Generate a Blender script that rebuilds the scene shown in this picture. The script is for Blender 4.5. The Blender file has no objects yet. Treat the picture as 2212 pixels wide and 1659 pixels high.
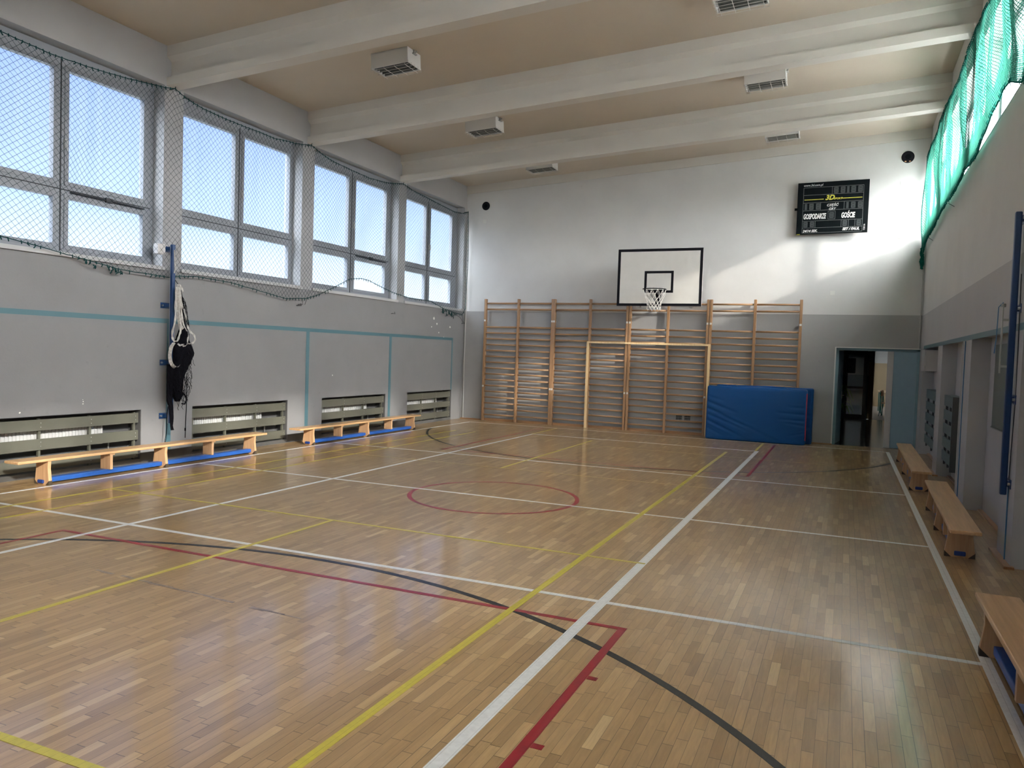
import bpy, math, random
from math import sin, cos, pi, sqrt, atan2
from mathutils import Vector, Matrix

random.seed(7)
S = bpy.context.scene
C = S.collection

# ------------------------------------------------------------------ camera
IMG_W, IMG_H = 2212.0, 1659.0
FPX, YAW, PITCH, ROLL, CAM_H = 1663.877, -0.4081, -0.0399, 0.0326, 1.6704
cy_, sy_, cp_, sp_ = cos(YAW), sin(YAW), cos(PITCH), sin(PITCH)
fwd = Vector((sy_*cp_, cy_*cp_, sp_))
rgt = Vector((cy_, -sy_, 0)); up = rgt.cross(fwd)
r2 = rgt*cos(ROLL) + up*sin(ROLL); u2 = -rgt*sin(ROLL) + up*cos(ROLL)
cam_data = bpy.data.cameras.new('camera'); cam = bpy.data.objects.new('camera', cam_data); C.objects.link(cam)
cam_data.sensor_fit = 'HORIZONTAL'; cam_data.sensor_width = 36.0
cam_data.lens = 36.0*FPX/IMG_W
cam_data.clip_start = 0.02; cam_data.clip_end = 400
cam.matrix_world = Matrix(((r2.x, u2.x, -fwd.x, 0), (r2.y, u2.y, -fwd.y, 0), (r2.z, u2.z, -fwd.z, CAM_H), (0, 0, 0, 1)))
S.camera = cam

# ------------------------------------------------------------------ colour management
S.view_settings.view_transform = 'Standard'
S.view_settings.look = 'None'
S.view_settings.exposure = 0.70
S.view_settings.gamma = 1.0
S.view_settings.use_curve_mapping = False

# ------------------------------------------------------------------ room measures
L, R, W, Y0 = -8.815, 1.341, 17.22, -1.05
CZ, CT = 5.765, 0.057                       # ceiling height at the left wall and its slope towards the right
def ceil_z(x): return CZ + CT*(x - L)
SUN_DIR = Vector((-1.0, 0.62, -0.465)).normalized()

# ------------------------------------------------------------------ world : hazy bright sky, brightest around the sun
def build_world():
    w = bpy.data.worlds.new('sky'); S.world = w; w.use_nodes = True
    nt = w.node_tree; nt.nodes.clear(); N = nt.nodes.new; K = nt.links.new
    out = N('ShaderNodeOutputWorld'); bg = N('ShaderNodeBackground')
    tc = N('ShaderNodeTexCoord'); sep = N('ShaderNodeSeparateXYZ')
    K(tc.outputs['Generated'], sep.inputs[0])
    ramp = N('ShaderNodeValToRGB'); cr = ramp.color_ramp
    cr.elements[0].position = 0.0; cr.elements[0].color = (.62, .64, .62, 1)
    cr.elements[1].position = 1.0; cr.elements[1].color = (.16, .26, .62, 1)
    for p, c in ((.50, (.80, .88, .93, 1)), (.535, (.80, .90, .97, 1)), (.570, (.52, .66, .96, 1)), (.61, (.36, .49, .90, 1)), (.66, (.27, .39, .84, 1))):
        e = cr.elements.new(p); e.color = c
    mr = N('ShaderNodeMath'); mr.operation = 'MULTIPLY_ADD'; mr.inputs[1].default_value = .5; mr.inputs[2].default_value = .5
    K(sep.outputs['Z'], mr.inputs[0]); K(mr.outputs[0], ramp.inputs[0])
    dot = N('ShaderNodeVectorMath'); dot.operation = 'DOT_PRODUCT'
    K(tc.outputs['Generated'], dot.inputs[0]); dot.inputs[1].default_value = tuple(-SUN_DIR)
    g = N('ShaderNodeMapRange'); g.interpolation_type = 'SMOOTHSTEP'
    g.inputs['From Min'].default_value = -0.15; g.inputs['From Max'].default_value = 1.0
    g.inputs['To Min'].default_value = 0.0; g.inputs['To Max'].default_value = GLOW
    K(dot.outputs['Value'], g.inputs['Value'])
    mixc = N('ShaderNodeMix'); mixc.data_type = 'RGBA'
    glow = N('ShaderNodeVectorMath'); glow.operation = 'SCALE'; glow.inputs[0].default_value = (.96, .98, 1.0)
    g2 = N('ShaderNodeMapRange'); g2.interpolation_type = 'SMOOTHSTEP'
    g2.inputs['From Min'].default_value = .80; g2.inputs['From Max'].default_value = 1.0; g2.inputs['To Min'].default_value = 0.0; g2.inputs['To Max'].default_value = AUREOLE
    K(dot.outputs['Value'], g2.inputs['Value']); gs = N('ShaderNodeMath'); gs.operation = 'ADD'; K(g.outputs[0], gs.inputs[0]); K(g2.outputs[0], gs.inputs[1])
    gz = N('ShaderNodeMapRange'); gz.interpolation_type = 'SMOOTHSTEP'; gz.inputs['From Min'].default_value = -.03; gz.inputs['From Max'].default_value = .10
    K(sep.outputs['Z'], gz.inputs['Value']); gm = N('ShaderNodeMath'); gm.operation = 'MULTIPLY'; K(gs.outputs[0], gm.inputs[0]); K(gz.outputs[0], gm.inputs[1])
    K(gm.outputs[0], glow.inputs['Scale'])
    add = N('ShaderNodeVectorMath'); add.operation = 'ADD'
    K(ramp.outputs[0], add.inputs[0]); K(glow.outputs[0], add.inputs[1])
    K(add.outputs[0], bg.inputs['Color']); bg.inputs['Strength'].default_value = SKY
    K(bg.outputs[0], out.inputs[0])
GLOW, AUREOLE, SKY, SUN = 34.0, 30.0, .97, 8.6
build_world()

sun_data = bpy.data.lights.new('sun', 'SUN'); sun_data.energy = SUN; sun_data.angle = math.radians(2.2); sun_data.color = (1.0, .94, .84)
sun = bpy.data.objects.new('sun', sun_data); C.objects.link(sun)
sun.rotation_euler = SUN_DIR.to_track_quat('-Z', 'Y').to_euler(); sun.location = (30, -10, 20)

def portal(loc, direction, sx, sy):
    d = bpy.data.lights.new('window_daylight', 'AREA'); d.shape = 'RECTANGLE'; d.size = sx; d.size_y = sy; d.cycles.is_portal = True
    o = bpy.data.objects.new('window_daylight', d); C.objects.link(o); o.location = loc
    o.rotation_euler = Vector(direction).to_track_quat('-Z', 'Z' if abs(direction[2]) < .5 else 'Y').to_euler()
    return o

# ------------------------------------------------------------------ helpers
class MB:
    """collects shapes and links them as one mesh object"""
    def __init__(s): s.v = []; s.f = []; s.m = []; s.mi = 0
    def _a(s, vs, fs):
        o = len(s.v); s.v += [tuple(v) for v in vs]; s.f += [tuple(i+o for i in f) for f in fs]; s.m += [s.mi]*len(fs); return s
    def box(s, x0, x1, y0, y1, z0, z1):
        x0, x1 = min(x0, x1), max(x0, x1); y0, y1 = min(y0, y1), max(y0, y1); z0, z1 = min(z0, z1), max(z0, z1)
        return s._a([(x0,y0,z0),(x1,y0,z0),(x1,y1,z0),(x0,y1,z0),(x0,y0,z1),(x1,y0,z1),(x1,y1,z1),(x0,y1,z1)],
                    [(0,3,2,1),(4,5,6,7),(0,1,5,4),(1,2,6,5),(2,3,7,6),(3,0,4,7)])
    def hexa(s, p):     # eight corners, bottom ring then top ring
        return s._a(p, [(0,3,2,1),(4,5,6,7),(0,1,5,4),(1,2,6,5),(2,3,7,6),(3,0,4,7)])
    def tube(s, pts, r, n=6, cap=True, closed=False, sq=1.0):
        pts = [Vector(p) for p in pts]; m = len(pts); rr = r if isinstance(r, (list, tuple)) else [r]*m
        rings = []; prev = None
        for i, p in enumerate(pts):
            a = pts[(i-1) % m] if (closed or i > 0) else pts[i]; b = pts[(i+1) % m] if (closed or i < m-1) else pts[i]
            t = (b-a); t = t.normalized() if t.length > 1e-9 else Vector((0,0,1))
            if prev is None:
                h = Vector((0,0,1)) if abs(t.z) < .9 else Vector((1,0,0)); u = t.cross(h).normalized()
            else:
                u = prev - t*prev.dot(t); u = u.normalized() if u.length > 1e-6 else t.orthogonal().normalized()
            prev = u; w = t.cross(u)
            rings.append([p + u*cos(2*pi*k/n)*rr[i] + w*sin(2*pi*k/n)*rr[i]*sq for k in range(n)])
        vs = [v for g in rings for v in g]; fs = []
        for i in range(m if closed else m-1):
            j = (i+1) % m
            for k in range(n): fs.append((i*n+k, i*n+(k+1) % n, j*n+(k+1) % n, j*n+k))
        if cap and not closed: fs.append(tuple(range(n-1,-1,-1))); fs.append(tuple((m-1)*n+k for k in range(n)))
        return s._a(vs, fs)
    def ribbon(s, pts, wdir, w, th):   # flat strap along pts, widened along wdir, th thick
        pts = [Vector(p) for p in pts]; m = len(pts); vs = []
        for i, p in enumerate(pts):
            t = (pts[min(i+1,m-1)] - pts[max(i-1,0)]).normalized()
            d = wdir[i] if isinstance(wdir, list) else wdir; d = Vector(d); d = (d - t*d.dot(t)).normalized(); nrm = t.cross(d)
            ww = w[i] if isinstance(w, list) else w
            vs += [p+d*ww/2+nrm*th/2, p-d*ww/2+nrm*th/2, p-d*ww/2-nrm*th/2, p+d*ww/2-nrm*th/2]
        fs = []
        for i in range(m-1):
            a = i*4; b = a+4
            for k in range(4): fs.append((a+k, a+(k+1)%4, b+(k+1)%4, b+k))
        fs.append((3,2,1,0)); fs.append(tuple((m-1)*4+k for k in range(4)))
        return s._a(vs, fs)
    def cyl(s, p0, p1, r, n=16): return s.tube([p0, p1], r, n)
    def prism_x(s, prof, x0, x1, dz0=0, dz1=0):   # profile in (y,z) extruded along x
        n = len(prof); vs = [(x0,y,z+dz0) for y,z in prof] + [(x1,y,z+dz1) for y,z in prof]
        return s._a(vs, [tuple(range(n))[::-1], tuple(range(n,2*n))] + [(k,(k+1)%n,n+(k+1)%n,n+k) for k in range(n)])
    def prism_y(s, prof, y0, y1):   # profile in (x,z)
        n = len(prof); vs = [(x,y0,z) for x,z in prof] + [(x,y1,z) for x,z in prof]
        return s._a(vs, [tuple(range(n)), tuple(range(n,2*n))[::-1]] + [(n+k,n+(k+1)%n,(k+1)%n,k) for k in range(n)])
    def build(s, name, mat, parent=None, smooth=False, bevel=0, loc=None):
        me = bpy.data.meshes.new(name); me.from_pydata(s.v, [], s.f)
        mats = mat if isinstance(mat, (list, tuple)) else [mat]
        for m_ in mats: me.materials.append(m_)
        if len(mats) > 1: me.polygons.foreach_set('material_index', s.m)
        if smooth: me.polygons.foreach_set('use_smooth', [True]*len(me.polygons))
        me.update(); o = bpy.data.objects.new(name, me); C.objects.link(o)
        if parent: o.parent = parent
        if loc: o.location = loc
        if bevel:
            b = o.modifiers.new('bevel', 'BEVEL'); b.width = bevel; b.segments = 2; b.limit_method = 'ANGLE'; b.angle_limit = math.radians(40)
        return o
def tag(o, label=None, cat=None, group=None, kind=None):
    if label: o['label'] = label
    if cat: o['category'] = cat
    if group: o['group'] = group
    if kind: o['kind'] = kind
    return o
def thing(name, label, cat, loc=(0,0,0), rz=0, group=None, kind=None):
    o = bpy.data.objects.new(name, None); C.objects.link(o); o.location = loc; o.rotation_euler = (0,0,rz); o.empty_display_size = .1
    return tag(o, label, cat, group, kind)
def copy_tree(o, parent=None):
    c = o.copy(); C.objects.link(c)
    if parent: c.parent = parent
    for ch in [k for k in o.children]: copy_tree(ch, c)
    return c

# ------------------------------------------------------------------ materials
def mat(name, col, rough=.5, metal=0, spec=.5, noise=0, nscale=8, bump=0, bscale=60, stretch=None, noise2=0):
    m = bpy.data.materials.new(name); m.use_nodes = True; nt = m.node_tree; b = nt.nodes['Principled BSDF']; N = nt.nodes.new; K = nt.links.new
    b.inputs['Base Color'].default_value = (*col, 1); b.inputs['Roughness'].default_value = rough; b.inputs['Metallic'].default_value = metal
    b.inputs['Specular IOR Level'].default_value = spec
    tc = N('ShaderNodeTexCoord'); mp = N('ShaderNodeMapping'); K(tc.outputs['Object'], mp.inputs[0])
    if stretch: mp.inputs['Scale'].default_value = stretch
    if noise:
        n = N('ShaderNodeTexNoise'); n.inputs['Scale'].default_value = nscale; n.inputs['Detail'].default_value = 6; K(mp.outputs[0], n.inputs[0])
        r = N('ShaderNodeMapRange'); r.inputs['From Min'].default_value = .3; r.inputs['From Max'].default_value = .7
        r.inputs['To Min'].default_value = 1-noise; r.inputs['To Max'].default_value = 1+noise; K(n.outputs[0], r.inputs[0])
        v = N('ShaderNodeVectorMath'); v.operation = 'SCALE'; v.inputs[0].default_value = col; K(r.outputs[0], v.inputs['Scale']); K(v.outputs[0], b.inputs['Base Color'])
    if bump:
        n = N('ShaderNodeTexNoise'); n.inputs['Scale'].default_value = bscale; n.inputs['Detail'].default_value = 4; K(mp.outputs[0], n.inputs[0])
        bp = N('ShaderNodeBump'); bp.inputs['Strength'].default_value = bump; bp.inputs['Distance'].default_value = .01; K(n.outputs[0], bp.inputs['Height']); K(bp.outputs[0], b.inputs['Normal'])
    return m
def wood(name, c0, c1, axis, rough=.35, scale=1.0, plank=None):
    """varnished wood, grain along axis (0,1,2)"""
    m = bpy.data.materials.new(name); m.use_nodes = True; nt = m.node_tree; b = nt.nodes['Principled BSDF']; N = nt.nodes.new; K = nt.links.new
    tc = N('ShaderNodeTexCoord'); mp = N('ShaderNodeMapping'); K(tc.outputs['Object'], mp.inputs[0])
    sc = [22*scale]*3; sc[axis] = 1.2*scale; mp.inputs['Scale'].default_value = sc
    n = N('ShaderNodeTexNoise'); n.inputs['Scale'].default_value = 1.4; n.inputs['Detail'].default_value = 5; n.inputs['Distortion'].default_value = .6; K(mp.outputs[0], n.inputs[0])
    r = N('ShaderNodeValToRGB'); r.color_ramp.elements[0].position = .32; r.color_ramp.elements[1].position = .68
    r.color_ramp.elements[0].color = (*c0, 1); r.color_ramp.elements[1].color = (*c1, 1); K(n.outputs[0], r.inputs[0])
    K(r.outputs[0], b.inputs['Base Color']); b.inputs['Roughness'].default_value = rough
    bp = N('ShaderNodeBump'); bp.inputs['Strength'].default_value = .08; bp.inputs['Distance'].default_value = .004; K(n.outputs[0], bp.inputs['Height']); K(bp.outputs[0], b.inputs['Normal'])
    return m
def two_tone(name, low, high, zsplit, axis_noise=1.2):
    """wall paint: grey dado below, white above, slightly mottled and scuffed"""
    m = bpy.data.materials.new(name); m.use_nodes = True; nt = m.node_tree; b = nt.nodes['Principled BSDF']; N = nt.nodes.new; K = nt.links.new
    tc = N('ShaderNodeTexCoord'); sp = N('ShaderNodeSeparateXYZ'); K(tc.outputs['Object'], sp.inputs[0])
    gt = N('ShaderNodeMath'); gt.operation = 'GREATER_THAN'; gt.inputs[1].default_value = zsplit; K(sp.outputs['Z'], gt.inputs[0])
    mx = N('ShaderNodeMix'); mx.data_type = 'RGBA'; K(gt.outputs[0], mx.inputs['Factor']); mx.inputs['A'].default_value = (*low, 1); mx.inputs['B'].default_value = (*high, 1)
    n = N('ShaderNodeTexNoise'); n.inputs['Scale'].default_value = axis_noise; n.inputs['Detail'].default_value = 7; n.inputs['Roughness'].default_value = .6; K(tc.outputs['Object'], n.inputs[0])
    r = N('ShaderNodeMapRange'); r.inputs['From Min'].default_value = .3; r.inputs['From Max'].default_value = .7; r.inputs['To Min'].default_value = .95; r.inputs['To Max'].default_value = 1.04; K(n.outputs[0], r.inputs[0])
    n3 = N('ShaderNodeTexNoise'); n3.inputs['Scale'].default_value = 9; n3.inputs['Detail'].default_value = 3; K(tc.outputs['Object'], n3.inputs[0])
    r3 = N('ShaderNodeMapRange'); r3.inputs['From Min'].default_value = .68; r3.inputs['From Max'].default_value = .78; r3.inputs['To Min'].default_value = 1; r3.inputs['To Max'].default_value = .93; K(n3.outputs[0], r3.inputs[0])
    ml = N('ShaderNodeMath'); ml.operation = 'MULTIPLY'; K(r.outputs[0], ml.inputs[0]); K(r3.outputs[0], ml.inputs[1])
    v = N('ShaderNodeVectorMath'); v.operation = 'SCALE'; K(mx.outputs['Result'], v.inputs[0]); K(ml.outputs[0], v.inputs['Scale']); K(v.outputs[0], b.inputs['Base Color'])
    b.inputs['Roughness'].default_value = .62; b.inputs['Specular IOR Level'].default_value = .3
    n2 = N('ShaderNodeTexNoise'); n2.inputs['Scale'].default_value = 45; n2.inputs['Detail'].default_value = 5; K(tc.outputs['Object'], n2.inputs[0])
    bp = N('ShaderNodeBump'); bp.inputs['Strength'].default_value = .12; bp.inputs['Distance'].default_value = .01; K(n2.outputs[0], bp.inputs['Height']); K(bp.outputs[0], b.inputs['Normal'])
    return m
def parquet():
    """varnished oak strips laid lengthwise (along y), blocks staggered"""
    m = bpy.data.materials.new('parquet'); m.use_nodes = True; nt = m.node_tree; b = nt.nodes['Principled BSDF']; N = nt.nodes.new; K = nt.links.new
    def math_(op, a, bb=None, cc=None):
        q = N('ShaderNodeMath'); q.operation = op
        for i, v in enumerate((a, bb, cc)):
            if v is None: continue
            if isinstance(v, (int, float)): q.inputs[i].default_value = v
            else: K(v, q.inputs[i])
        return q.outputs[0]
    tc = N('ShaderNodeTexCoord'); sp = N('ShaderNodeSeparateXYZ'); K(tc.outputs['Object'], sp.inputs[0])
    sx = math_('MULTIPLY', sp.outputs['X'], 1/.0507); ix = math_('FLOOR', sx); fx = math_('SUBTRACT', sx, ix)
    w1 = N('ShaderNodeTexWhiteNoise'); w1.noise_dimensions = '1D'; K(ix, w1.inputs['W'])
    sy = math_('ADD', math_('MULTIPLY', sp.outputs['Y'], 1/.335), math_('MULTIPLY', w1.outputs['Value'], 7.0)); iy = math_('FLOOR', sy); fy = math_('SUBTRACT', sy, iy)
    cv = N('ShaderNodeCombineXYZ'); K(ix, cv.inputs[0]); K(iy, cv.inputs[1])
    w2 = N('ShaderNodeTexWhiteNoise'); w2.noise_dimensions = '2D'; K(cv.outputs[0], w2.inputs['Vector'])
    ramp = N('ShaderNodeValToRGB'); cr = ramp.color_ramp
    cr.elements[0].position = 0; cr.elements[0].color = (.32, .193, .078, 1); cr.elements[1].position = 1; cr.elements[1].color = (.60, .42, .205, 1)
    for p, c in ((.08, (.37, .230, .096, 1)), (.5, (.425, .267, .113, 1)), (.88, (.465, .297, .129, 1)), (.96, (.535, .358, .162, 1))):
        e = cr.elements.new(p); e.color = c
    K(w2.outputs['Value'], ramp.inputs[0])
    # grain, shifted per block
    mp = N('ShaderNodeMapping'); K(tc.outputs['Object'], mp.inputs[0]); mp.inputs['Scale'].default_value = (60, 5, 1)
    off = N('ShaderNodeVectorMath'); off.operation = 'ADD'; K(mp.outputs[0], off.inputs[0])
    cs = N('ShaderNodeVectorMath'); cs.operation = 'SCALE'; K(w2.outputs['Color'], cs.inputs[0]); cs.inputs['Scale'].default_value = 50; K(cs.outputs[0], off.inputs[1])
    gn = N('ShaderNodeTexNoise'); gn.inputs['Scale'].default_value = 1; gn.inputs['Detail'].default_value = 5; gn.inputs['Distortion'].default_value = .8; K(off.outputs[0], gn.inputs[0])
    gr = N('ShaderNodeMapRange'); gr.inputs['From Min'].default_value = .3; gr.inputs['From Max'].default_value = .7; gr.inputs['To Min'].default_value = .88; gr.inputs['To Max'].default_value = 1.10; K(gn.outputs[0], gr.inputs[0])
    # wear, big soft patches
    wn = N('ShaderNodeTexNoise'); wn.inputs['Scale'].default_value = .55; wn.inputs['Detail'].default_value = 4; K(tc.outputs['Object'], wn.inputs[0])
    wr = N('ShaderNodeMapRange'); wr.inputs['From Min'].default_value = .3; wr.inputs['From Max'].default_value = .7; wr.inputs['To Min'].default_value = .92; wr.inputs['To Max'].default_value = 1.06; K(wn.outputs[0], wr.inputs[0])
    # seams
    ex = math_('MINIMUM', fx, math_('SUBTRACT', 1.0, fx)); ey = math_('MINIMUM', fy, math_('SUBTRACT', 1.0, fy))
    jx = math_('LESS_THAN', ex, math_('MULTIPLY_ADD', math_('POWER', w1.outputs['Value'], 3.0), .030, .014)); jy = math_('LESS_THAN', ey, .006)
    seam = math_('MAXIMUM', jx, jy); dark = math_('SUBTRACT', 1.0, math_('MULTIPLY', seam, .62))
    k1 = math_('MULTIPLY', gr.outputs[0], wr.outputs[0]); k2 = math_('MULTIPLY', k1, dark)
    v = N('ShaderNodeVectorMath'); v.operation = 'SCALE'; K(ramp.outputs[0], v.inputs[0]); K(k2, v.inputs['Scale']); K(v.outputs[0], b.inputs['Base Color'])
    rg = N('ShaderNodeMapRange'); rg.inputs['From Min'].default_value = .3; rg.inputs['From Max'].default_value = .7; rg.inputs['To Min'].default_value = .28; rg.inputs['To Max'].default_value = .32; K(wn.outputs[0], rg.inputs[0])
    K(rg.outputs[0], b.inputs['Roughness']); b.inputs['Specular IOR Level'].default_value = .6
    # gently uneven varnish
    un = N('ShaderNodeTexNoise'); un.inputs['Scale'].default_value = 5; un.inputs['Detail'].default_value = 2; K(tc.outputs['Object'], un.inputs[0])
    bp = N('ShaderNodeBump'); bp.inputs['Strength'].default_value = .07; bp.inputs['Distance'].default_value = .006; K(un.outputs[0], bp.inputs['Height']); K(bp.outputs[0], b.inputs['Normal'])
    # clear lacquer film over the wood
    gl = N('ShaderNodeBsdfGlossy'); gl.inputs['Roughness'].default_value = .10; K(bp.outputs[0], gl.inputs['Normal'])
    fr = N('ShaderNodeFresnel'); fr.inputs['IOR'].default_value = 1.45
    ff = math_('MINIMUM', math_('MULTIPLY', fr.outputs[0], .75), .34)
    ms = N('ShaderNodeMixShader'); K(ff, ms.inputs[0]); K(b.outputs[0], ms.inputs[1]); K(gl.outputs[0], ms.inputs[2]); K(ms.outputs[0], nt.nodes['Material Output'].inputs[0])
    return m
def paint_line(name, col, rough=.29):
    """floor line paint, worn thin here and there"""
    m = mat(name, col, rough, noise=.07, nscale=30); nt = m.node_tree; N = nt.nodes.new; K = nt.links.new; b = nt.nodes['Principled BSDF']
    src = b.inputs['Base Color'].links[0].from_socket       # the strip joints show through the paint
    tc = N('ShaderNodeTexCoord'); sp = N('ShaderNodeSeparateXYZ'); K(tc.outputs['Object'], sp.inputs[0])
    def q(op, a, v):
        n = N('ShaderNodeMath'); n.operation = op; K(a, n.inputs[0]); n.inputs[1].default_value = v; return n.outputs[0]
    f = q('PINGPONG', q('MULTIPLY', sp.outputs['X'], 1/.0507), .5); j = q('LESS_THAN', f, .016); d = q('MULTIPLY', j, -.45); e = q('ADD', d, 1.0)
    v = N('ShaderNodeVectorMath'); v.operation = 'SCALE'; K(src, v.inputs[0]); K(e, v.inputs['Scale']); K(v.outputs[0], b.inputs['Base Color'])
    return m
def frosted(name, tint, trans, fl=True):
    """frosted fluted pane: passes part of the light straight, scatters the rest"""
    m = bpy.data.materials.new(name); m.use_nodes = True; nt = m.node_tree; nt.nodes.clear(); N = nt.nodes.new; K = nt.links.new
    out = N('ShaderNodeOutputMaterial'); t = N('ShaderNodeBsdfTransparent'); d = N('ShaderNodeBsdfTranslucent'); mx = N('ShaderNodeMixShader')
    t.inputs[0].default_value = (*tint, 1); d.inputs[0].default_value = (*tint, 1); K(d.outputs[0], mx.inputs[1]); K(t.outputs[0], mx.inputs[2])
    tc = N('ShaderNodeTexCoord'); mp = N('ShaderNodeMapping'); K(tc.outputs['Object'], mp.inputs[0]); mp.inputs['Scale'].default_value = (1, 26, .25)
    n = N('ShaderNodeTexNoise'); n.inputs['Scale'].default_value = 1; n.inputs['Detail'].default_value = 3; K(mp.outputs[0], n.inputs[0])
    r = N('ShaderNodeMapRange'); r.inputs['From Min'].default_value = .3; r.inputs['From Max'].default_value = .7; r.inputs['To Min'].default_value = trans-.035; r.inputs['To Max'].default_value = trans+.035
    K(n.outputs[0], r.inputs[0]); K(r.outputs[0], mx.inputs[0]); K(mx.outputs[0], out.inputs[0])
    return m
def net_mat(name, col, tr=.35):
    m = bpy.data.materials.new(name); m.use_nodes = True; nt = m.node_tree; nt.nodes.clear(); N = nt.nodes.new; K = nt.links.new
    out = N('ShaderNodeOutputMaterial'); a = N('ShaderNodeBsdfDiffuse'); d = N('ShaderNodeBsdfTranslucent'); mx = N('ShaderNodeMixShader')
    a.inputs[0].default_value = (*col, 1); d.inputs[0].default_value = (*col, 1); mx.inputs[0].default_value = tr
    K(a.outputs[0], mx.inputs[1]); K(d.outputs[0], mx.inputs[2]); K(mx.outputs[0], out.inputs[0]); return m

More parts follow.
